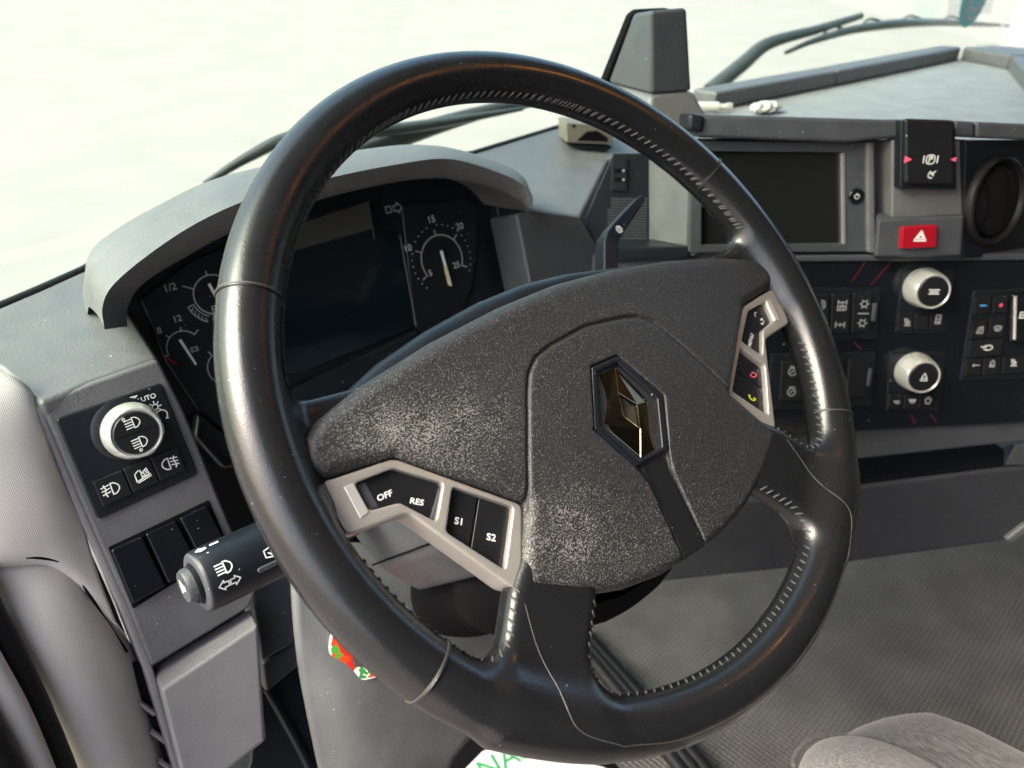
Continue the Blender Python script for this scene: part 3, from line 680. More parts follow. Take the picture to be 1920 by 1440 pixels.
# centre: face right of the cluster, pocket, shelf
slab('cluster_side_face', LS, [(968, 400), (1000, 393), (1088, 405), (1140, 490), (1135, 560), (1000, 560)], -.06, -.012, M['dash_dark'], da, .003, 3)
slab('cluster_side_trim', CL, [(930, 378), (957, 368), (1012, 560), (965, 580)], -.02, .012, M['black'], da, .002)
PK = CP.at(-.055)
slab('pocket_back', PK, [(1152, 288), (1222, 288), (1222, 475), (1110, 475), (1098, 412)], -.01, 0, M['black'], da, 0)
for k in range(16):
    y = 372 + k * 5.2
    slab('rib', PK, [(1140 + (k < 4) * 6, y), (1214, y + .5), (1214, y + 3), (1140 + (k < 4) * 6, y + 2.5)], 0, .0015, M['dash_dark'], da, 0)
so = slab('power_socket', PK, [(1147, 295), (1178, 297), (1176, 360), (1146, 358)], 0, .003, M['black'], da, .001)
for y in (320, 337): slab('usb_port', PK, [(1152, y - 4), (1174, y - 4), (1174, y + 4), (1152, y + 4)], .003, .0036, M['void'], so, 0); strokes('mark', PK, (1169, y), [arc(0, 0, .5, 0, 360, 8)], M['print_dim'], so, .0040, .001, .002)
V, F = prism([PK.hit(1216, 285), CP.hit(1303, 310, 0), CP.hit(1303, 480, 0), PK.hit(1216, 475)], [PK.hit(1222, 285, -.012), CP.hit(1320, 310, -.012), CP.hit(1320, 480, -.012), PK.hit(1226, 475, -.012)])
build('pocket_side', V, F, M['dash'], da, 40, .002)
slab('pocket_shelf', CP, [(1128, 464), (1297, 462), (1291, 486), (1132, 492)], -.06, -.002, M['black'], da, .002)
slab('pocket_sill', CP, [(1118, 489), (1300, 482), (1320, 520), (1110, 560)], -.06, -.008, M['dash_dark'], da, .002)
# tray on top and the rail below the windscreen
TR = hz(.045)
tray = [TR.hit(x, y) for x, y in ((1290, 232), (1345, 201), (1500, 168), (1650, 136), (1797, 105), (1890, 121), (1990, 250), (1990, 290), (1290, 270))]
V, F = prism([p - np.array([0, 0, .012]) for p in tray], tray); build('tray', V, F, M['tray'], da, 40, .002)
def wall(name, a, b, hgt, thick, m, parent, bevel=.002):
    a = np.array(a); b = np.array(b); d = nrm((b - a) * np.array([1, 1, 0])); nn = np.array([-d[1], d[0], 0]) * thick
    A = [a, b, b + nn, a + nn]; V, F = prism(A, [p + np.array([0, 0, hgt]) for p in A]); return build(name, V, F, m, parent, 40, bevel)
wall('rail', TR.hit(1340, 208), TR.hit(1566, 162), .024, .040, M['dash'], da, .004)
wall('rail', TR.hit(1567.5, 161.7), TR.hit(1797, 113), .024, .040, M['dash'], da, .004)
wall('rail', TR.hit(1799, 113), TR.hit(1886, 130), .024, .10, M['dash'], da, .004)
wall('rail', TR.hit(1888, 131), TR.hit(1990, 262), .024, .05, M['dash'], da, .004)
V, F = prism([xy(DT, *(TR.hit(x, y)[:2])) * np.array([1, 1, 0]) + np.array([0, 0, Z0 - .02]) for x, y in ((1320, 205), (1800, 100), (1960, 110), (2100, 250), (2000, 270))], [TR.hit(x, y) - np.array([0, 0, .013]) for x, y in ((1320, 205), (1800, 100), (1960, 110), (2100, 250), (2000, 270))])
build('tray_base', V, F, M['dash'], da, 40, .002)
# driver-facing centre console
slab('beam', CP, [(1302, 214), (1690, 225), (1690, 259), (1640, 262), (1590, 268), (1306, 258)], -.06, .020, M['dash_dark'], da, .004, 3)
slab('beam', CP, [(1791, 226), (1828, 228), (1828, 258), (1791, 257)], -.06, .020, M['dash_dark'], da, .003, 3)
slab('beam', CP, [(1830, 228), (2010, 236), (2010, 266), (1830, 259)], -.06, .020, M['dash_dark'], da, .003, 3)
slab('beam_end_cap', CP, [(1292, 212), (1324, 217), (1318, 250), (1290, 246)], -.05, .024, M['black'], da, .004, 3)
slab('console_back', CP, [(1296, 262), (1818, 262), (1812, 490), (1290, 490)], -.05, -.012, M['dash_dark'], da, .001)
prism2('brake_tower', CP, [(1640, 262), (1822, 262), (1815, 478), (1638, 480)], -.02, [(1672, 262), (1816, 262), (1806, 470), (1672, 472)], .018, M['dash'], da, .002)
prism2('hazard_ledge', CP, [(1642, 398), (1812, 392), (1806, 482), (1636, 484)], 0, [(1646, 412), (1808, 404), (1802, 480), (1640, 482)], .026, M['dash_dark'], da, .003, 3)
slab('console_strip', CP, [(1420, 480), (2010, 474), (2010, 488), (1420, 492)], -.03, .004, M['dash_dark'], da, .002)
gl = slab('gloss_panel', CP, [(1400, 492), (2010, 487), (2010, 785), (1420, 818)], -.03, 0, M['gloss'], da, .001)
for L in ([(1625, 487), (1598, 527)], [(1675, 486), (1634, 534)], [(1602, 641), (1615, 656)], [(1708, 778), (1716, 794)], [(1745, 776), (1756, 792)]): strokes('pinstripe', CP, (0, 0), [L], M['red_line'], gl, .0004, .0008, px=True)
slab('lower_band', CP, [(1410, 816), (2010, 785), (2010, 818), (1920, 828), (1606, 862), (1410, 890)], -.05, -.008, M['dash_dark'], da, .003, 3)
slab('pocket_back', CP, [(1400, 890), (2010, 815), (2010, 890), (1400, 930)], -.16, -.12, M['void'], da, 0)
prism2('pocket_end', CP, [(1868, 838), (1895, 834), (1870, 872), (1850, 876)], -.10, [(1905, 833), (2010, 820), (2010, 870), (1885, 872)], -.01, M['dash_dark'], da, .001)
slab('lower_cover', CP, [(1240, 960), (1606, 912), (1920, 873), (2010, 862), (2010, 960), (1918, 985), (1884, 1016), (1600, 1055), (1262, 1090), (1225, 1095)], -.12, -.012, M['cover'], da, .005, 3)
slab('cover_edge', CP, [(1886, 1012), (1922, 984), (2010, 958), (2010, 975), (1926, 998), (1896, 1020)], -.10, -.006, M['dash'], da, .002)
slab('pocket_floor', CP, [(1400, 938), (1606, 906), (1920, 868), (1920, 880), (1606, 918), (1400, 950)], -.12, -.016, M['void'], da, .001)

# ------------------------------------------------------------------ door post trim at the left
pt = thing('door_post_trim', 'ribbed beige trim at the door opening, left of the light switch', 'trim panel', (-.31, .2, Z0 - .2))
surf('upper_panel', LS, [[(-90, 660, -.03), (-20, 690, -.012), (35, 715, -.006), (66, 768, -.010)], [(-90, 790, .005), (-10, 800, .006), (60, 830, .002), (100, 868, -.010)], [(-90, 930, .01), (0, 930, .010), (85, 940, .004), (142, 968, -.010)], [(-90, 1046, .008), (0, 1046, .008), (95, 1042, .002), (180, 1085, -.010)], [(-90, 1052, -.004), (20, 1048, -.004), (120, 1056, -.008), (222, 1180, -.012)]], M['ribbed'], pt)
surf('lower_panel', LS, [[(-90, 1075, .0), (0, 1062, .0), (70, 1052, -.004), (118, 1064, -.010), (160, 1110, -.030)], [(-70, 1180, .004), (20, 1180, .010), (110, 1180, .012), (190, 1190, -.002), (238, 1216, -.030)], [(0, 1320, .002), (75, 1310, .012), (160, 1300, .012), (225, 1300, -.004), (270, 1300, -.03)], [(60, 1450, .002), (130, 1440, .012), (205, 1430, .012), (262, 1425, -.004), (300, 1420, -.03)], [(110, 1560, 0), (180, 1550, .01), (250, 1540, .01), (300, 1530, -.004), (330, 1520, -.03)]], M['ribbed'], pt, 30, 30)
tube('panel_gap', [LS.hit(x, y, h) for x, y, h in ((-80, 1060, .006), (0, 1052, .009), (60, 1045, .008), (110, 1053, .003), (140, 1074, -.002), (196, 1160, -.008), (238, 1222, -.012))], .0012, M['void'], pt, 8, 30)
sl = surf('vent_slot', LS, [[(246, 1240, -.020), (262, 1240, -.020)], [(262, 1300, -.018), (296, 1300, -.018)], [(300, 1400, -.018), (318, 1400, -.018)], [(320, 1500, -.018), (338, 1500, -.018)]], M['void'], pt, 4, 16)
for a in ((268, 1330), (292, 1385), (306, 1440)): tube('vent_bar', [LS.hit(a[0] - 8, a[1] - 14, -.012), LS.hit(a[0] + 22, a[1] + 8, -.012)], .0022, M['trim'], pt, 6)
ds = thing('door_seal', 'black rubber door seal in the bottom left corner', 'door seal', (-.36, .1, Z0 - .35))
tube('seal_lip', [LS.hit(-60, 1060, .012), LS.hit(-20, 1150, .02), LS.hit(50, 1290, .026), LS.hit(110, 1430, .03), LS.hit(150, 1540, .03)], .009, M['rubber'], ds, 14, 30)
tube('seal_bulb', [LS.hit(-90, 1130, .03), LS.hit(-40, 1230, .036), LS.hit(20, 1340, .04), LS.hit(75, 1470, .045), LS.hit(100, 1540, .045)], .011, M['ribbed'], ds, 14, 30)
tube('seal_base', [LS.hit(-120, 1260, .05), LS.hit(-50, 1370, .055), LS.hit(10, 1480, .06), LS.hit(40, 1560, .06)], .014, M['rubber'], ds, 14, 30)
# ------------------------------------------------------------------ instrument cluster
ic = thing('instrument_cluster', 'black instrument cluster under a grey hood, seen through the steering wheel', 'gauge cluster', (-.03, .32, Z0 - .03))
A = [(236, 612), (236, 578), (262, 532), (350, 476), (450, 424), (550, 386), (660, 355), (780, 333), (862, 335), (930, 353), (972, 374), (990, 395)]
B = [(196, 618), (192, 575), (214, 532), (300, 462), (390, 407), (490, 366), (620, 333), (745, 308), (842, 298), (930, 322), (984, 350), (998, 388)]
C = [(166, 575), (160, 505), (174, 466), (222, 427), (300, 383), (390, 340), (490, 313), (640, 286), (785, 271), (890, 290), (972, 326), (1000, 372)]
rA = [LIP.hit(x, y, -.018) for x, y in A]; rB = [LIP.hit(x, y, 0) for x, y in B]; rB2 = [LIP.hit(x + 0, y - 5, -.004) for x, y in B]
rC = [HB.hit(x, y, 0) for x, y in C]
rD = [p + np.array([0, .045, -.035]) for p in rC]
rAi = [LIP.hit(x + 3, y + 3, -.024) for x, y in A]; rE = [p + np.array([.012 if i < 2 else (-.01 if i > 9 else 0), .115, -.012]) for i, p in enumerate(rA)]
def rows(name, R_, m, n=60, smooth=50):
    G = np.array([catmull(r, n) for r in R_]); a, b = G.shape[:2]; F = []
    for i in range(a - 1):
        for j in range(b - 1): F.append([i * b + j, i * b + j + 1, (i + 1) * b + j + 1, (i + 1) * b + j])
    return build(name, G.reshape(-1, 3), F, m, ic, smooth)
rows('hood', [rE, rAi, rA, [a * .5 + b * .5 for a, b in zip(rA, rB)], rB, rB2, [b * .66 + c * .34 + np.array([0, 0, .004]) for b, c in zip(rB2, rC)], [b * .33 + c * .67 + np.array([0, 0, .003]) for b, c in zip(rB2, rC)], rC, rD], M['dash'], smooth=38)
V, F = prism([LIP.hit(x, y, -.020) for x, y in ((234, 610), (236, 570), (194, 565), (197, 616))], [HB.hit(x, y) for x, y in ((228, 590), (230, 540), (166, 525), (170, 575))]); build('hood_foot', V, F, M['dash'], ic, 40, .002)
slab('face_plate', CL, [(232, 560), (330, 470), (540, 350), (720, 300), (890, 312), (950, 350), (985, 480), (1000, 600), (700, 760), (470, 880), (330, 860), (250, 640)], -.03, 0, M['black'], ic, 0)
dialL = slab('dial_plate', CL, [(262, 560), (350, 492), (470, 440), (520, 640), (505, 790), (430, 818), (372, 770), (312, 680)], 0, .004, M['black'], ic, .002, 3)
dialR = slab('dial_plate', CL, [(752, 382), (870, 372), (893, 382), (897, 470), (886, 540), (862, 590), (800, 640), (778, 610)], 0, .004, M['black'], ic, .003, 3)
sc = slab('display', CL, [(540, 410), (700, 372), (748, 440), (782, 612), (560, 702), (500, 700)], 0, .0025, M['screen'], ic, .0006)
slab('lcd_window', CL, [(545, 425), (690, 378), (700, 428), (552, 470)], .0025, .0030, M['lcd'], sc, 0)
tube('trim_line', [CL.hit(750, 440, .004), CL.hit(781, 612, .004)], .0009, M['dash_dark'], ic, 6)
tube('trim_line', [CL.hit(690, 376, .004), CL.hit(702, 448, .004)], .0005, M['dash_dark'], ic, 6)
slab('lower_ledge', CL, [(480, 760), (782, 618), (800, 660), (500, 800)], 0, .012, M['black'], ic, .003, 3)
lower = slab('lower_shell', CL, [(372, 772), (430, 820), (520, 780), (520, 860), (420, 880), (365, 820)], -.02, .014, M['black'], ic, .004, 3)
strokes('symbol', CL, (738, 391), [[(-1, -.35), (-.35, -.35), (-.35, .35), (-1, .35), (-1, -.35)], [(.0, -.3), (.5, -.3), (.5, -.6), (1.1, 0), (.5, .6), (.5, .3), (0, .3), (0, -.3)]], M['print_dim'], sc, .0032, .0009, .0085)
def gauge(pl, cpx, r, arcs, ticks, needles, parent, h=.0046, w=.0011):
    c = pl.uv(*cpx, h)
    g = strokes('scale', pl, c, [arc(0, 0, 1, a, b, 28) for a, b in arcs], M['print_dim'], parent, h, w, r)
    strokes('tick', pl, c, [[(math.cos(R(a)) * 1.0, math.sin(R(a)) * 1.0), (math.cos(R(a)) * l, math.sin(R(a)) * l)] for a, l in ticks], M['print_dim'], parent, h + .0001, w * .9, r)
    for a, l0, l1, wd, m in needles:
        ca, sa = math.cos(R(a)), math.sin(R(a)); P = [(c[0] + r * (ca * l0 - sa * s * wd), c[1] + r * (sa * l0 + ca * s * wd)) for s in (-1, 1)] + [(c[0] + r * (ca * l1 - sa * s * wd * .8), c[1] + r * (sa * l1 + ca * s * wd * .8)) for s in (1, -1)]
        plate('needle', pl, P, h + .002, h + .0035, M[m], parent, .0003)
    return c, r
c, r = gauge(CL, (829, 486), .0245, [(-28, 208)], [(208, 1.28), (152, 1.28), (92, 1.22), (40, 1.28), (-28, 1.25)], [(-88, -.35, 1.15, .055, 'print'), (-92, .3, 1.1, .05, 'amber')], dialR)
for a, s_ in ((152, '10'), (92, '15'), (42, '20')): text('number', s_, CL, c + 1.66 * r * np.array([math.cos(R(a)), math.sin(R(a))]), .0095, M['print_dim'], dialR, .0047, 0, .015)
text('number', '5', CL, c + r * np.array([-.72, -.42]), .0085, M['print_dim'], dialR, .0047, 0, .015)
text('number', '25', CL, c + r * np.array([.62, -.40]), .0085, M['print_dim'], dialR, .0047, 0, .015)
for k in range(25):
    a = 222 - k * 10.6
    if any(abs(a - q) < 5 for q in (152, 92)): continue
    strokes('dot', CL, c + 1.42 * r * np.array([math.cos(R(a)), math.sin(R(a))]), [[(-.3, 0), (.3, 0)]], M['print_dim'], dialR, .0046, .0011, .001)
c, r = gauge(CL, (401, 552), .0165, [(40, 252)], [(150, 1.55), (92, 1.22), (252, 1.35)], [(-78, -.6, 1.1, .07, 'print')], dialL)
text('number', '1/2', CL, c + r * np.array([-1.95, .85]), .0085, M['print_dim'], dialL, .0047, 0, .012)
strokes('band', CL, c, [arc(0, 0, 1.15, 192, 240, 8), arc(0, 0, 1.45, 192, 240, 8), [(1.15 * math.cos(R(192)), 1.15 * math.sin(R(192))), (1.45 * math.cos(R(192)), 1.45 * math.sin(R(192)))]] + [[(1.28 * math.cos(R(a)), 1.28 * math.sin(R(a))), (1.42 * math.cos(R(a + 5)), 1.42 * math.sin(R(a + 5)))] for a in range(198, 238, 9)], M['print_dim'], dialL, .0047, .0008, r)
strokes('symbol', CL, c + r * np.array([-.15, -.75]), [[(-.4, -.5), (-.4, .5), (.2, .5), (.2, -.5), (-.4, -.5)], [(-.4, .1), (.2, .1)], [(.2, .3), (.5, .1), (.5, -.4)]], M['print_dim'], dialL, .0047, .0008, .006)
c, r = gauge(CL, (345, 651), .0135, [(35, 190)], [(128, 1.22), (82, 1.22), (35, 1.35), (190, 1.2)], [(-76, -.55, 1.25, .08, 'print')], dialL)
text('number', '8', CL, c + r * np.array([-1.05, 1.35]), .0075, M['print_dim'], dialL, .0047, 0, .012)
text('number', '12', CL, c + r * np.array([.15, 1.75]), .0075, M['print_dim'], dialL, .0047, 0, .012)
strokes('red_zone', CL, c, [arc(0, 0, 1.12, 197, 228, 8)], M['red_print'], dialL, .0047, .0016, r)
strokes('symbol', CL, c + r * np.array([.55, -.30]), [arc(0, 0, .4, 0, 360, 10), arc(0, 0, .65, -50, 50, 5), arc(0, 0, .65, 130, 230, 5)], M['print_dim'], dialL, .0047, .0007, .0045)
c, r = gauge(CL, (422, 688), .0145, [(120, 235)], [(120, 1.3), (235, 1.35)], [], dialL)

# ------------------------------------------------------------------ light switch module and blanks
FOG = [[(-.1, .5), (.2, .45), (.45, .2), (.5, 0), (.45, -.2), (.2, -.45), (-.1, -.5), (-.1, .5)]] + [[(-.85, .32 - k * .3), (-.25, .42 - k * .3)] for k in range(3)] + [[(-.62, .5), (-.52, .1), (-.66, -.2), (-.56, -.5)]]
BEAM = [[(-.1, .5), (.2, .45), (.45, .2), (.5, 0), (.45, -.2), (.2, -.45), (-.1, -.5), (-.1, .5)]] + [[(-.8, .40 - k * .26), (-.2, .40 - k * .26)] for k in range(4)]
lm = thing('light_switch_module', 'black light switch panel with silver rotary knob and three lamp buttons', 'switch panel', LS.hit(250, 840))
slab('surround', LS, [(105, 790), (110, 784), (298, 719), (304, 722), (370, 884), (367, 892), (188, 974), (181, 970)], -.01, .0022, M['black'], lm, .0015, 3)
kc = LS.uv(256, 812, .021)
KN = Plane(LS.pt(kc[0], kc[1], 0), LS.n, LS.u)
def grip(a, j): return 1 - (.035 if j in (2, 3) and (math.degrees(a) % 60) < 34 else 0)
lathe('skirt', KN, (-.003, .002), [(.0228, .0022), (.0228, .0035), (.0195, .0050)], M['black'], lm, 64)
kb = lathe('knob', KN, (0, 0), [(.0203, .004), (.0207, .006), (.0201, .012), (.0189, .0185), (.0177, .0205), (.0165, .0208), (.0159, .0200), (.0152, .0195)], M['satin'], lm, 96, 50, knurl=grip)
lathe('knob_cap', KN, (0, 0), [(.0150, .017), (.0150, .0204), (.0143, .0210), (0.008, .0212)], M['button'], kb, 64)
strokes('split_line', KN, (0, 0), [[(-1, .03), (1, .03)]], M['void'], kb, .0214, .0005, .0155)
strokes('symbol', KN, (.0008, .0078), BEAM + [arc(-.75, .62, .12, 0, 360, 6)], M['print'], kb, .0215, .0007, .0075, 4)
strokes('symbol', KN, (.0012, -.0068), BEAM + [arc(-.35, -.72, .12, 0, 360, 6)], M['print'], kb, .0215, .0007, .0075, 4)
strokes('symbol', LS, (251, 751), [[(-.6, -.5), (0, .3)], [(-.2, .1), (.5, .5)], [(-.3, .5), (.2, .5)]], M['print'], lm, .0024, .0009, .0055)
text('lettering', 'AUTO', LS, (274, 747), .0050, M['print'], lm, .0024, 0, .01)
strokes('symbol', LS, (291, 763), [arc(0, 0, .45, 0, 360, 10)] + [[(.65 * math.cos(R(a)), .65 * math.sin(R(a))), (.95 * math.cos(R(a)), .95 * math.sin(R(a)))] for a in range(0, 360, 45)], M['print'], lm, .0024, .0007, .0045)
strokes('symbol', LS, (304, 778), [arc(0, 0, .9, -60, 240, 12), [(.45, -.8), (.9, -.8)], [(-.45, -.8), (-.9, -.8)]], M['print'], lm, .0024, .0008, .0042)
for P, ic_, c_, rt_ in (([(174, 904), (229, 881), (248, 926), (194, 951)], FOG, (212, 916), 0), ([(231, 880), (280, 859), (299, 904), (250, 925)], [[(-.5, -.4), (-.5, .3), (-.2, .5), (0, .5), (0, -.2)], [(0, .2), (.5, .5), (.6, -.1), (.0, -.1)], [(-.4, -.5), (.7, -.25)], [(-.4, -.35), (.7, -.1)], [(.15, .25), (.25, 0)], [(.35, .35), (.45, .05)]], (266, 892), 0), ([(282, 858), (334, 838), (349, 881), (301, 903)], [[(-x, y) for x, y in L] for L in FOG], (315, 870), 0)):
    b = slab('button', LS, P, .001, .0046, M['button'], lm, .0008, 3); strokes('symbol', LS, c_, ic_, M['print'], b, .0049, .0008, .0085, rt_)
bs = thing('blank_switch_row', 'row of three glossy black blank switch covers under the light switch', 'switch row', LS.hit(320, 1040))
slab('recess', LS, [(203, 1027), (392, 938), (432, 1030), (250, 1142)], -.01, .0012, M['void'], bs, .001)
for P in ([(208, 1032), (267, 1005), (312, 1098), (249, 1134)], [(273, 1002), (330, 976), (376, 1062), (316, 1095)], [(337, 972), (388, 948), (430, 1030), (381, 1058)]):
    slab('blank_cover', LS, P, .001, .0052, M['gloss'], bs, .0016, 3)

# ------------------------------------------------------------------ steering column, stalks
sc_ = thing('steering_column', 'grey plastic steering column shroud with black gaiter behind the wheel', 'steering column', mtx=WMX)
def shr_f(x, y, z):
    return rext(poly_sd(x, y, chaikin([(-.128, .03), (.128, .03), (.135, -.05), (.095, -.105), (-.095, -.105), (-.135, -.05)], 1)), z + .13, .062, .012)
V, F = sdf_mesh(shr_f, (-.15, -.12, -.20), (.15, .05, -.06), .004); sh = build('shroud', V, F, M['dash_dark'], sc_, 180, local=True)
tube('split_line', [(-.1275, -.058, -.076), (-.1275, -.058, -.19)], .0007, M['void'], sh, 6, local=True)
def boot_f(x, y, z):
    w = .004 * np.sin(z / .0052) ; return np.sqrt((x / 1.0) ** 2 + ((y + .105) / .62) ** 2 + ((z + .15) * 0) ** 2) * .8 - .095 * .8 - .004 * np.sin((z - y * .6) / .014) + np.maximum(np.abs(z + .155) - .075, 0)
V, F = sdf_mesh(boot_f, (-.13, -.20, -.26), (.13, .0, -.06), .004); build('gaiter', V, F, M['void'], sc_, 180, local=True)
st = thing('indicator_stalk', 'black round indicator stalk with white lamp symbols left of the column', 'stalk', (-.25, .08, Z0 - .1))
e0 = CAM + ray(372, 1092) / (ray(372, 1092) @ fw) * .472
e1 = CAM + ray(545, 1012) / (ray(545, 1012) @ fw) * .512; ax = nrm(e1 - e0)
SP = Plane(e0, -ax, None); L_ = .16
stk = lathe('barrel', SP, (0, 0), [(.0120, .004), (.0120, .001), (.0170, .001), (.0190, 0), (.0197, -.0015), (.0200, -.010), (.0200, -.085), (.0170, -.10), (.0130, -.16)], M['black'], st, 64, 40)
lathe('end_ring', SP, (0, 0), [(.0195, -.0012), (.0188, .0004), (.0172, .0014), (.0134, .0014), (.0131, .0)], M['dash_dark'], stk, 48, 40, cap=False)
bt = lathe('end_button', SP, (-.001, .0005), [(.0108, -.002), (.0108, .007), (.0097, .0088), (.006, .0088), (.004, .0082)], M['dash_dark'], stk, 40, 40)
strokes('symbol', SP, (-.001, .0005), [[(-.6, .2), (-.6, -.2), (-.2, -.2), (.5, -.6), (.5, .6), (-.2, .2), (-.6, .2)], [(-.4, 0), (.3, .2)], [(-.3, -.1), (.4, -.3)]], M['print'], bt, .0091, .0013, .0065, 200)
# a band of print laid on the barrel: a tangent plane facing the driver
def tang(px, r=.0215):
    d = ray(*px); q = CAM - e0; b = d - ax * (d @ ax); p = q - ax * (q @ ax); a_, b_, c_ = b @ b, 2 * b @ p, p @ p - r * r
    D = b_ * b_ - 4 * a_ * c_
    t = (-b_ - math.sqrt(max(D, 0))) / (2 * a_); P = CAM + d * t; n = (P - e0) - ax * ((P - e0) @ ax); return Plane(P, n, ax)
for px, ln, sz, rt_ in (((423, 1063), BEAM, .0075, 0), ((431, 1092), [[(-1, 0), (-.5, .45), (-.5, .22), (-.08, .22), (-.08, -.22), (-.5, -.22), (-.5, -.45), (-1, 0)], [(1, 0), (.5, .45), (.5, .22), (.08, .22), (.08, -.22), (.5, -.22), (.5, -.45), (1, 0)]], .0068, 0), ((506, 1037), [[(-.6, .5), (-.6, -.3), (.2, -.5), (.2, .3)], [(-.6, .5), (.4, .7)], [(-.2, .1), (.4, -.2)], [(0, -.1), (.5, -.6)]], .0055, 0), ((380, 1030), [[(-.8, 0), (-.3, .4), (-.3, -.4), (-.8, 0)], [(-.3, .15), (.3, .15), (.3, -.15), (-.3, -.15)], [(-.6, .2), (.1, -.3)]], .0055, 0), ((398, 1021), [[(-.3, 0), (.8, 0)]], .004, 0)):
    tp = tang(px, .0203); strokes('symbol', tp, (0, 0), ln, M['print'], stk, .0003, .0008 if sz > .005 else .0018, sz, rt_)
tp = tang((505, 1060), .0202); plate('slider', tp, rrect(.004, 0, .024, .0030, .0012, 3), -.002, .0016, M['dash_dark'], stk, .0006)
gs = thing('gear_stalk', 'bent black gear stalk with white symbol rising behind the horn pad', 'stalk', mtx=WMX)
GP = WPL.at(-.062)
G = [(1134, 540), (1134, 452), (1139, 434), (1150, 418), (1196, 369), (1204, 364), (1211, 368), (1210, 377), (1172, 434), (1163, 448), (1160, 462), (1160, 540)]
slab('lever', GP, G, -.012, .004, M['black'], gs, .0035, 4)
strokes('symbol', GP, (1161, 430), [arc(0, 0, .9, 0, 360, 12), arc(0, 0, .45, 0, 360, 8)] + [[(.9 * math.cos(R(a)), .9 * math.sin(R(a))), (1.2 * math.cos(R(a)), 1.2 * math.sin(R(a)))] for a in range(0, 360, 45)], M['print'], gs, .0043, .0008, .0030)
# ------------------------------------------------------------------ centre console controls
iu = thing('infotainment_unit', 'dark touchscreen in a grey frame on the centre console', 'screen', CP.hit(1440, 360))
ringslab('bezel', CP, [(1296, 263), (1636, 267), (1641, 472), (1292, 474)], [(1316, 284), (1576, 286), (1578, 457), (1316, 460)], -.012, .003, M['dash_dark'], iu, .002, 3)
slab('display', CP, [(1308, 276), (1584, 278), (1586, 464), (1308, 468)], -.012, -.003, M['screen_grey'], iu, 0)
slab('edge_strip', CP, [(1577, 288), (1585, 286), (1587, 460), (1579, 457)], .001, .0042, M['trim'], iu, .001)
slab('side_rail', CP, [(1625, 266), (1640, 266), (1643, 476), (1627, 474)], 0, .008, M['dash'], iu, .002)
pc = CP.uv(1605, 368, .003)
pb = lathe('power_button', CP, pc, [(.0078, .001), (.0078, .0046), (.0068, .0052), (.005, .0048)], M['gloss'], iu, 40)
strokes('symbol', CP, pc, [arc(0, 0, .6, 125, 415, 12), [(0, .2), (0, .75)]], M['print'], pb, .0056, .0007, .0038)
pk = thing('parking_brake_module', 'black parking brake switch with white P symbol and pink arrows', 'brake switch', CP.hit(1742, 300))
slab('housing', CP, [(1689, 224), (1791, 226), (1795, 356), (1687, 354)], 0, .030, M['black'], pk, .002, 3)
lv = slab('lever', CP, [(1697, 222), (1790, 225), (1791, 347), (1697, 345)], .030, .037, M['button'], pk, .003, 3)
tube('chrome_edge', [CP.hit(1698, 228, .034), CP.hit(1698, 343, .034)], .0009, M['dash'], lv, 6)
strokes('symbol', CP, (1745, 299), [rrect(0, 0, 1.3, 1.3, .5, 3) + [rrect(0, 0, 1.3, 1.3, .5, 3)[0]], [(-1.05, .5), (-1.05, -.5)], [(1.05, .5), (1.05, -.5)], [(-.2, -.4), (-.2, .4), (.2, .4), (.25, .1), (-.2, .05)]], M['print'], lv, .0374, .0011, .0062)
strokes('symbol', CP, (1745, 329), [arc(0, 0, .6, 0, 300, 8), [(.2, .2), (.9, .9)], [(-.5, .4), (-.2, .9)]], M['print'], lv, .0374, .0012, .0040)
for x, s_ in ((1702, 1), (1786, -1)): plate('arrow', CP, [tuple(CP.uv(x, 299, .0372) + np.array([a * s_, b])) for a, b in (((-.003, -.0032), (.004, 0), (-.003, .0032)) if s_ > 0 else ((-.003, .0022), (.002, 0), (-.003, -.0022)))], .037, .0376, M['pink_print'], lv, 0)
hzb = thing('hazard_button', 'red rectangular hazard button with white warning triangle', 'button', CP.hit(1725, 445))
hb = slab('cap', CP, [(1693, 426), (1758, 422), (1756, 464), (1690, 467)], .024, .0325, M['red'], hzb, .0012, 3)
strokes('symbol', CP, (1726, 444), [[(-.9, -.6), (.9, -.6), (0, .9), (-.9, -.6)], [(-.45, -.3), (.45, -.3), (0, .45), (-.45, -.3)]], M['print'], hb, .0328, .0013, .0064)
VN = Plane(CP.hit(1876, 378, .008), (-.2, -.96, .2), None)
av = thing('air_vent', 'round black air vent at the right edge below the beam', 'air vent', VN.o)
lathe('ring', VN, (0, 0), [(.0440, -.010), (.0440, -.003), (.0428, -.001), (.0405, 0), (.0385, -.002), (.037, -.006), (.035, -.02)], M['rubber'], av, 64, 50, cap=False)
slab('panel', VN, [(1812, 262), (2010, 262), (2010, 485), (1806, 482)], -.03, -.008, M['black'], av, .001)
lathe('bowl', VN, (0, 0), [(.040, -.028), (.040, -.008), (.030, -.007)], M['void'], av, 48)
lathe('hub_flap', VN, (.004, 0), [(.0345, -.008), (.034, -.005), (.028, -.003), (.01, -.002)], M['rubber'], av, 48, 60)
for s_ in (-.018, .018): tube('fin', [VN.pt(s_ - .008, -.027, -.003), VN.pt(s_, 0, -.001), VN.pt(s_ - .008, .027, -.003)], .0007, M['void'], av, 6, 16)
def switch_bank(label, outer, btns, loc):
    t = thing('switch_bank', label, 'switch bank', CP.hit(*loc), 'black switch banks on the gloss panel')
    slab('frame', CP, outer, -.004, .002, M['black'], t, .0012, 3)
    for P, syms in btns:
        b = slab('rocker', CP, P, .001, .0055, M['button'], t, .0012, 3)
        for c_, ln, sz in syms: strokes('symbol', CP, c_, ln, M['print_dim'], b, .0059, .0009, sz)
    return t
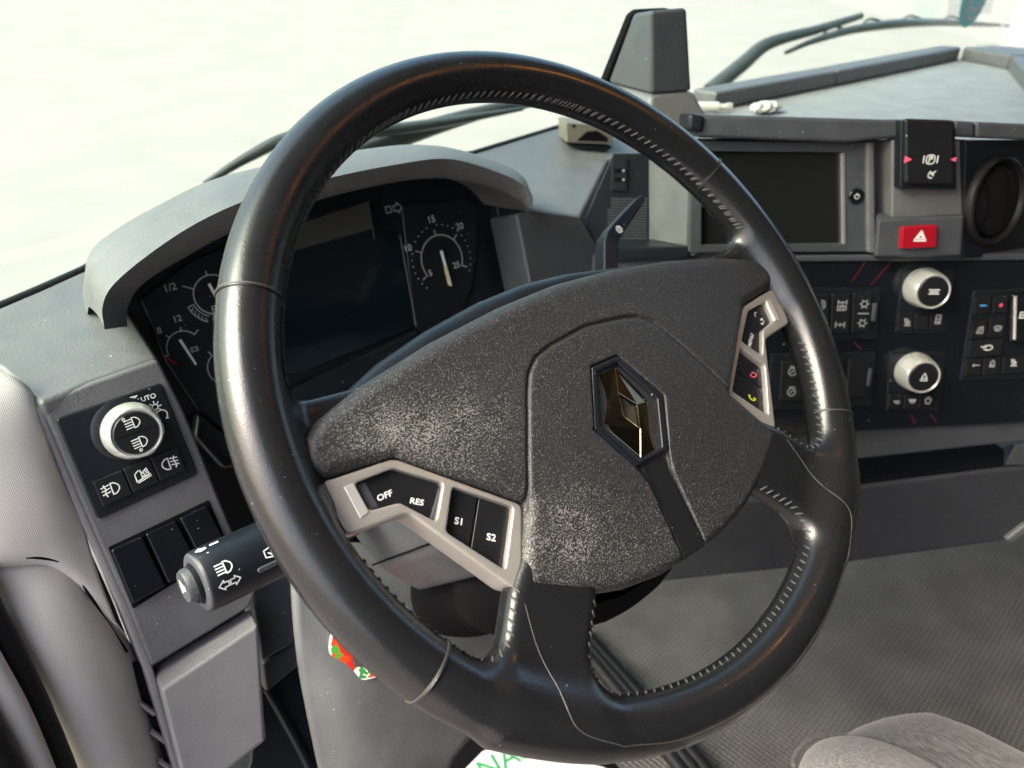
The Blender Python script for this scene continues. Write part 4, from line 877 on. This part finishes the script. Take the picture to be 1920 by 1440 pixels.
AXL = [[(-.8, -.5), (-.8, .5)], [(.8, -.5), (.8, .5)], [(-.8, 0), (.8, 0)], [(0, -.3), (0, .3)]]
DIFF = [[(-.7, .9), (-.7, .2)], [(.7, .9), (.7, .2)], [(-.7, .55), (.7, .55)], [(-.7, -.1), (.7, -.1), (.7, -.8), (-.7, -.8), (-.7, -.1)], [(-.25, -.1), (-.25, -.8)], [(.25, -.1), (.25, -.8)], [(0, .55), (0, 0)]]
GEAR = [arc(0, 0, .55, 0, 360, 10)] + [[(.55 * math.cos(R(a)), .55 * math.sin(R(a))), (.9 * math.cos(R(a)), .9 * math.sin(R(a)))] for a in range(0, 360, 60)]
BULB = [arc(0, 0, .7, 0, 360, 10), [(-.5, .9), (.5, .9)], [(-.35, -.2), (.35, .3)]]
sb = switch_bank('bank of axle lock switches on the gloss panel right of the wheel rim', [(1490, 541), (1652, 540), (1645, 636), (1488, 640)],
  [([(1500, 553), (1556, 552), (1554, 626), (1498, 628)], [((1539, 572), [arc(0, 0, .8, -90, 90, 8), arc(0, 0, .4, -90, 90, 6)], .006)]), ([(1560, 552), (1596, 551), (1593, 625), (1557, 626)], [((1579, 573), DIFF, .0062), ((1575, 609), AXL, .0058)]), ([(1600, 551), (1636, 550), (1631, 622), (1597, 624)], [((1621, 570), GEAR, .0055), ((1619, 588), [[(-1, 0), (1, 0)]], .0055), ((1617, 606), GEAR, .0055)])], (1580, 590))
slab('latch', CP, [(1638, 570), (1646, 570), (1643, 603), (1635, 603)], .001, .007, M['dash_dark'], sb, .001)
sb2 = switch_bank('bank with two lamp switches and a blank behind the lower right rim', [(1446, 664), (1642, 660), (1634, 762), (1440, 770)],
  [([(1466, 678), (1520, 677), (1518, 750), (1462, 752)], [((1486, 697), BULB, .0062), ((1484, 735), BULB, .0062)]), ([(1540, 675), (1584, 674), (1580, 748), (1536, 750)], []), ([(1592, 674), (1630, 673), (1624, 745), (1587, 747)], [])], (1540, 715))
slab('latch', CP, [(1630, 692), (1637, 692), (1632, 725), (1625, 725)], .001, .007, M['dash_dark'], sb2, .001)
def knob_module(label, outer, kpx, btns, cap, dots_):
    t = thing('rotary_module', label, 'rotary control', CP.hit(*kpx), 'rotary control modules on the gloss panel')
    slab('surround', CP, outer, -.004, .0018, M['black'], t, .0012, 3)
    k = Plane(CP.hit(*kpx, .022) - CP.n * .022, CP.n, CP.u)
    kn = lathe('knob', k, (0, 0), [(.0205, .002), (.0208, .005), (.0200, .012), (.0188, .022), (.0176, .0245), (.0166, .0248), (.0160, .0242), (.0155, .0236)], M['satin'], t, 96, 50, knurl=grip)
    cp = lathe('knob_cap', k, (0, 0), [(.0153, .020), (.0153, .0242), (.0145, .0248), (.008, .025)], M['button'], kn, 48)
    strokes('symbol', k, (0, 0), cap, M['print'], cp, .0254, .0010, .0058)
    strokes('mark', CP, (0, 0), [[(x, y), (x + 2.5, y + .5)] for x, y in dots_], M['print'], t, .0021, .0018, px=True)
    for P, c_, ln in btns:
        b = slab('button', CP, P, .001, .0044, M['button'], t, .0008, 3)
        if ln: strokes('symbol', CP, c_, ln, M['print_dim'], b, .0047, .0012, .0048)
    return t
SEAT = [[(-.6, .8), (-.3, -.2), (.5, -.3)], [(-.1, .7), (.1, .1), (.6, .1)], [(-.5, -.7), (.7, -.7)]]
CUP = [[(-.7, .5), (-.4, -.6), (.4, -.6), (.7, .5), (-.7, .5)], [(-.3, .9), (.3, .9)]]
knob_module('silver rotary knob module upper on the gloss panel', [(1692, 504), (1791, 505), (1782, 626), (1679, 624)], (1748, 546), [([(1686, 590), (1714, 590), (1712, 618), (1683, 618)], (1701, 604), SEAT), ([(1716, 590), (1742, 590), (1740, 618), (1714, 618)], None, None), ([(1745, 590), (1773, 590), (1770, 618), (1743, 618)], (1759, 599), [[(-.5, -.9), (-.5, .9), (.5, .9), (.5, -.9), (-.5, -.9)], [(-.5, 0), (.5, .3)], [(-.2, -.5), (.3, -.5)]])], [[(-.9, .35), (.9, .35)], [(-.9, -.35), (.9, -.35)], [(-.7, 0), (.7, 0)]], [(1756, 516)])
knob_module('silver rotary knob module lower, with dotted scale above the knob', [(1668, 660), (1776, 661), (1763, 772), (1662, 770)], (1730, 706), [([(1668, 741), (1693, 741), (1691, 766), (1665, 766)], (1681, 754), [[(-.6, .3), (0, -.3), (.7, -.2)], [(-.2, .1), (.6, .3)]]), ([(1696, 741), (1721, 741), (1719, 766), (1694, 766)], (1711, 752), [[(-.8, .3), (.8, .3), (.3, -.4), (-.3, -.4), (-.8, .3)], [(-.4, 0), (.4, 0)]]), ([(1724, 741), (1752, 741), (1749, 766), (1722, 766)], (1740, 752), CUP)], [[(-.6, -.6), (.6, -.6), (.3, .3), (0, .8), (-.3, .3), (-.6, -.6)], [(-.3, -.2), (.3, -.2)]], [(1722, 667), (1729, 668), (1736, 671), (1742, 675), (1746, 680)])
cl = thing('climate_panel', 'black climate panel with blue and red temperature marks at the right edge', 'climate panel', CP.hit(1870, 630))
slab('frame', CP, [(1826, 545), (2010, 538), (2010, 708), (1800, 714)], -.004, .002, M['black'], cl, .0015, 3)
for P, c_, ln, mt in (([(1829, 557), (1860, 555), (1857, 588), (1826, 590)], (1844, 573), [[(-.6, 0), (.6, 0)]], 'blue_print'), ([(1864, 555), (1892, 554), (1889, 586), (1861, 588)], (1877, 572), [[(-.3, 0), (.3, 0)], [(0, -.3), (0, .3)]], 'pink_print'),
    ([(1823, 601), (1853, 599), (1849, 634), (1819, 636)], (1838, 619), [[(-.6, -.7), (-.4, .5), (.5, .8), (.6, -.7), (-.6, -.7)], [(-.1, -.4), (.1, .5)]], 'print_dim'), ([(1857, 599), (1886, 598), (1883, 632), (1853, 634)], (1871, 616), [[(-.8, .3), (-.4, .6), (.4, .6), (.8, .3), (.4, -.5), (-.4, -.5), (-.8, .3)], [(-.2, -.2), (.2, .2)]], 'print_dim'),
    ([(1818, 640), (1883, 637), (1878, 667), (1813, 670)], (1850, 652), [arc(.3, 0, 1, -150, 150, 12, .55), [(-1.3, .2), (0, .1)]], 'print'), ([(1812, 674), (1842, 673), (1838, 704), (1808, 706)], (1830, 685), [[(-.8, 0), (.8, 0)], [(-.5, -.3), (-.5, .3)]], 'print_dim'), ([(1846, 673), (1878, 671), (1874, 702), (1842, 704)], (1861, 682), [[(-.5, -.7), (.5, -.7), (.4, .3), (0, .8), (-.4, .3), (-.5, -.7)], [(-.3, -.3), (.3, -.3)]], 'print_dim'), ([(1882, 671), (1925, 668), (1925, 699), (1878, 702)], (1901, 680), SEAT, 'print')):
    b = slab('button', CP, P, .001, .0046, M['button'], cl, .0009, 3); strokes('symbol', CP, c_, ln, M[mt], b, .0050, .0018 if mt in ('blue_print', 'pink_print') else .0010, .0048)
wh = slab('temperature_wheel', CP, [(1899, 552), (2010, 548), (2010, 640), (1894, 644)], .001, .010, M['gloss'], cl, .003, 3)
tube('wheel_edge', [CP.hit(1904, 556, .010), CP.hit(1902, 636, .010)], .0016, M['satin'], wh, 8)
strokes('symbol', CP, (1917, 591), [[(-.4, -.5), (-.4, .5), (.4, .5), (.4, -.5), (-.4, -.5)], [(-.4, 0), (.4, 0)]], M['print'], wh, .0104, .0012, .006)

# ------------------------------------------------------------------ things on the dash
tw = thing('dash_display_housing', 'tall grey wedge-shaped housing on the dash top behind the wheel', 'housing', DT.hit(1220, 180))
q0, q1 = Plane((0, .36, Z0), (-.45, -.89, 0)), Plane((0, .43, Z0), (-.45, -.89, 0))
Ff = [q0.hit(x, y) for x, y in ((1222, 178), (1298, 172), (1288, 14), (1219, 20))]
Bb = [q1.hit(x, y) for x, y in ((1138, 156), (1230, 150), (1255, 18), (1188, 25))]
V, F = prism(Ff, Bb); bd = build('body', V, F, M['dash_dark'], tw, 40, .004, 3)
slab('rear_shell', q1, [(1131, 158), (1183, 29), (1196, 19), (1257, 16), (1235, 153)], -.016, -.001, M['void'], bd, .002)
st_ = [Bb[0], Ff[0], Ff[1], Bb[1]]; cc_ = np.mean(st_, axis=0)
V, F = prism([p + (p - cc_) * np.array([.75, .55, 0]) - np.array([0, 0, .032]) for p in st_], [p + (p - cc_) * np.array([.05, .05, 0]) for p in st_]); build('skirt', V, F, M['dash'], tw, 40, .004, 3)
BX = Plane(DT.hit(1100, 285) + np.array([0, 0, .03]), (-.52, -.85, .05))
tb = thing('toll_transponder', 'small dusty taupe box on the dash top, half hidden by the rim', 'transponder', BX.o)
slab('case', BX, [(1061, 229), (1148, 236), (1150, 272), (1062, 268)], -.05, 0, M['beige_box'], tb, .002, 3)
slab('lens', BX, [(1083, 262), (1100, 247), (1120, 245), (1140, 258), (1140, 266), (1083, 264)], -.002, .0008, M['void'], tb, .0004)
slab('foot', BX, [(1062, 270), (1152, 274), (1130, 290), (1098, 286)], -.04, -.004, M['black'], tb, .002)
slab('screw', BX, [(1073, 233), (1079, 233), (1079, 239), (1073, 239)], 0, .0006, M['black'], tb, .0004)
for P, lab in (([(1305, 214), (1312, 198), (1345, 200), (1352, 214)], 'pale plastic bottle lying at the left end of the dash tray'), ([(1408, 214), (1418, 205), (1455, 206), (1462, 214)], 'crumpled clear wrapper on the dash tray')):
    cc = TR.hit((P[0][0] + P[3][0]) / 2, 212) + np.array([0, 0, .008])
    if 'bottle' in lab:
        t = thing('small_bottle', lab, 'bottle', cc); tube('bottle_body', [cc + rt * (-.028), cc + rt * .012], .0065, M['pale'], t, 14); tube('bottle_neck', [cc + rt * .012, cc + rt * .022], .004, M['pale'], t, 12); tube('bottle_cap', [cc + rt * .022, cc + rt * .030], .005, M['satin'], t, 12)
    else:
        def wr_f(x, y, z): return np.sqrt((x / .024) ** 2 + (y / .014) ** 2 + (z / .006) ** 2) * .006 - .006 + .0018 * np.sin(x * 380 + y * 200) * np.sin(y * 420 + z * 600)
        V, F = sdf_mesh(wr_f, (-.04, -.03, -.014), (.04, .03, .014), .002); t = thing('wrapper', lab, 'wrapper', cc); build('foil', V + cc, F, M['pale'], t, 180)

# ------------------------------------------------------------------ outside the glass
def wiper(label, arm, blade, yw, group='windscreen wipers', claws=4, mt='wiper', k=1):
    pw = Plane((0, yw, Z0), (0, -1, .08)); t = thing('wiper', label, 'wiper', pw.hit(*arm[0]), group)
    tube('arm', [pw.hit(x, y, -.004) for x, y in arm], [.015, .013, .010, .007], M[mt], t, 8, 30)
    tube('blade', [pw.hit(x, y, .012) for x, y in blade], [.004 * k, .008 * k, .010 * k, .008 * k, .003], M[mt], t, 6, 30)
    for k in range(claws):
        i = .25 + k * .17; Q = catmull([pw.hit(x, y, .010) for x, y in blade], 101); tube('claw', [Q[int(i * 100) - 6] + (0, 0, .001), Q[int(i * 100)] + np.array([0, .012, .014]), Q[int(i * 100) + 6] + (0, 0, .001)], .003, M['wiper'], t, 6, 8)
    return t
wiper('wiper arm and blade outside the glass at upper right', [(1330, 172), (1395, 118), (1440, 82), (1530, 56), (1614, 30)], [(1473, 99), (1530, 75), (1620, 52), (1740, 42), (1892, 48)], .60)
wiper('wiper lying along the windscreen base, seen inside the rim', [(640, 300), (740, 262), (830, 232), (930, 204), (1010, 190)], [(384, 345), (470, 292), (560, 255), (760, 240), (980, 204)], .60, claws=0, mt='wiper', k=.9)
sp_ = Plane((0, .475, Z0), (0, -1, -.08))
sk_ = thing('windscreen_sticker', 'round teal sticker on a clear square, top right of the windscreen', 'sticker', sp_.hit(1830, 12))
slab('backing', sp_, [(1780, -30), (1870, -30), (1858, 26), (1776, 30)], -.0012, -.0002, M['film'], sk_, 0)
lathe('disc', sp_, sp_.uv(1830, -8), [(.062, -.0002), (.062, .0008)], M['stain_green'], sk_, 40)
strokes('symbol', sp_, (1832, 2), [arc(0, 0, 1, 200, 340, 10), arc(.0, .5, 1, 210, 330, 10)], M['pale'], sk_, .0012, .006, .035)

# ------------------------------------------------------------------ low things: sticker, floor, seat
sq = thing('fruit_sticker', 'round glossy sticker with red fruit and green leaves on the knee panel', 'sticker', KP.hit(655, 1240))
SQ = Plane(KP.hit(686, 1208, .042), KP.n + np.array([-.35, 0, 0]))
lathe('disc', SQ, (0, 0), [(.030, -.004), (.030, 0), (.029, .0006)], M['paper'], sq, 40)
lathe('print', SQ, (0, 0), [(.0285, .0004), (.0285, .0009)], M['fruit'], sq, 40)
FLR = Plane((0, 0, 0), (0, 0, 1), (1, 0, 0))
pm = thing('paper_floor_mat', 'pale paper floor mat with green lettering under the wheel', 'paper mat', FLR.hit(980, 1430))
mt_ = slab('sheet', FLR, [(845, 1470), (905, 1409), (968, 1388), (1040, 1408), (1140, 1442), (1160, 1520), (840, 1540)], .001, .004, M['paper'], pm, 0)
d_ = FLR.uv(971, 1412) - FLR.uv(921, 1438)
text('lettering', 'NAS', FLR, (946, 1425), .040, M['green_print'], mt_, .0046, math.degrees(math.atan2(d_[1], d_[0])), .008)
fr_ = thing('floor_rail', 'black rubber floor rail beside the pedals, seen below the hub', 'floor rail', FLR.hit(1140, 1260))
for o_ in (0, 1, 2): tube('bead', [FLR.hit(1060 + o_ * 14, 1180, .02), FLR.hit(1130 + o_ * 16, 1262, .02), FLR.hit(1260 + o_ * 22, 1420, .02), FLR.hit(1320 + o_ * 22, 1500, .02)], .010, M['rubber'], fr_, 10, 16)
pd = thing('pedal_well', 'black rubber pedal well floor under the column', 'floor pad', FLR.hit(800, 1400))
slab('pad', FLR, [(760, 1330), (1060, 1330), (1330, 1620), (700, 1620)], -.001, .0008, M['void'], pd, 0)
ZS = .33
SPL = hz(-.37)
def seat_f(x, y, z):
    a = rext(poly_sd(x, y, chaikin([(.10, -.62), (.36, -.62), (.345, -.24), (.27, -.185), (.16, -.17), (.10, -.20)], 2)), z - .26, .085, .055)
    return a
se = thing('driver_seat', 'grey fabric driver seat cushion corner at the bottom right', 'seat', (.2, -.4, 0))
s0 = SPL.hit(1530, 1348); dx, dy = s0[0] - .215, s0[1] + .165
V, F = sdf_mesh(lambda x, y, z: seat_f(x - dx, y - dy, z), (.02 + dx, -.66 + dy, .14), (.42 + dx, -.12 + dy, .38), .006); build('bolster', V, F, M['fabric'], se, 180)
c1 = SPL.hit(1545, 1430) + np.array([.005, -.075, -.012])
def sq_f(x, y, z): return np.sqrt(((x - c1[0]) / 1.0) ** 2 + ((y - c1[1]) / 1.5) ** 2 + ((z - c1[2]) / .8) ** 2) - .062
V, F = sdf_mesh(sq_f, c1 - .13, c1 + .13, .006); build('cushion', V, F, M['fabric_light'], se, 180)
tube('piping', [c1 + np.array([.066 * math.cos(a), .098 * math.sin(a), .004]) for a in np.linspace(-.6, 1.9, 20)], .0022, M['fabric'], se, 8)
build('seat_base', *fix(*prism([np.array((x, y, .0)) for x, y in ((.13 + dx, -.6 + dy), (.33 + dx, -.6 + dy), (.33 + dx, -.3 + dy), (.13 + dx, -.3 + dy))], [np.array((x, y, .2)) for x, y in ((.13 + dx, -.6 + dy), (.33 + dx, -.6 + dy), (.33 + dx, -.3 + dy), (.13 + dx, -.3 + dy))])), M['rubber'], se)

lp = thing('ceiling_lamp', 'small lit amber ceiling lamp, seen only as glints on the rim', 'lamp', (.78, -.40, Z0 + .96))
box('lamp_housing', (.72, -.45, Z0 + .955), (.84, -.35, Z0 + .979), M['black'], lp, .004)
box('lamp_lens', (.735, -.435, Z0 + .948), (.825, -.365, Z0 + .9545), M['lamp'], lp, .002)
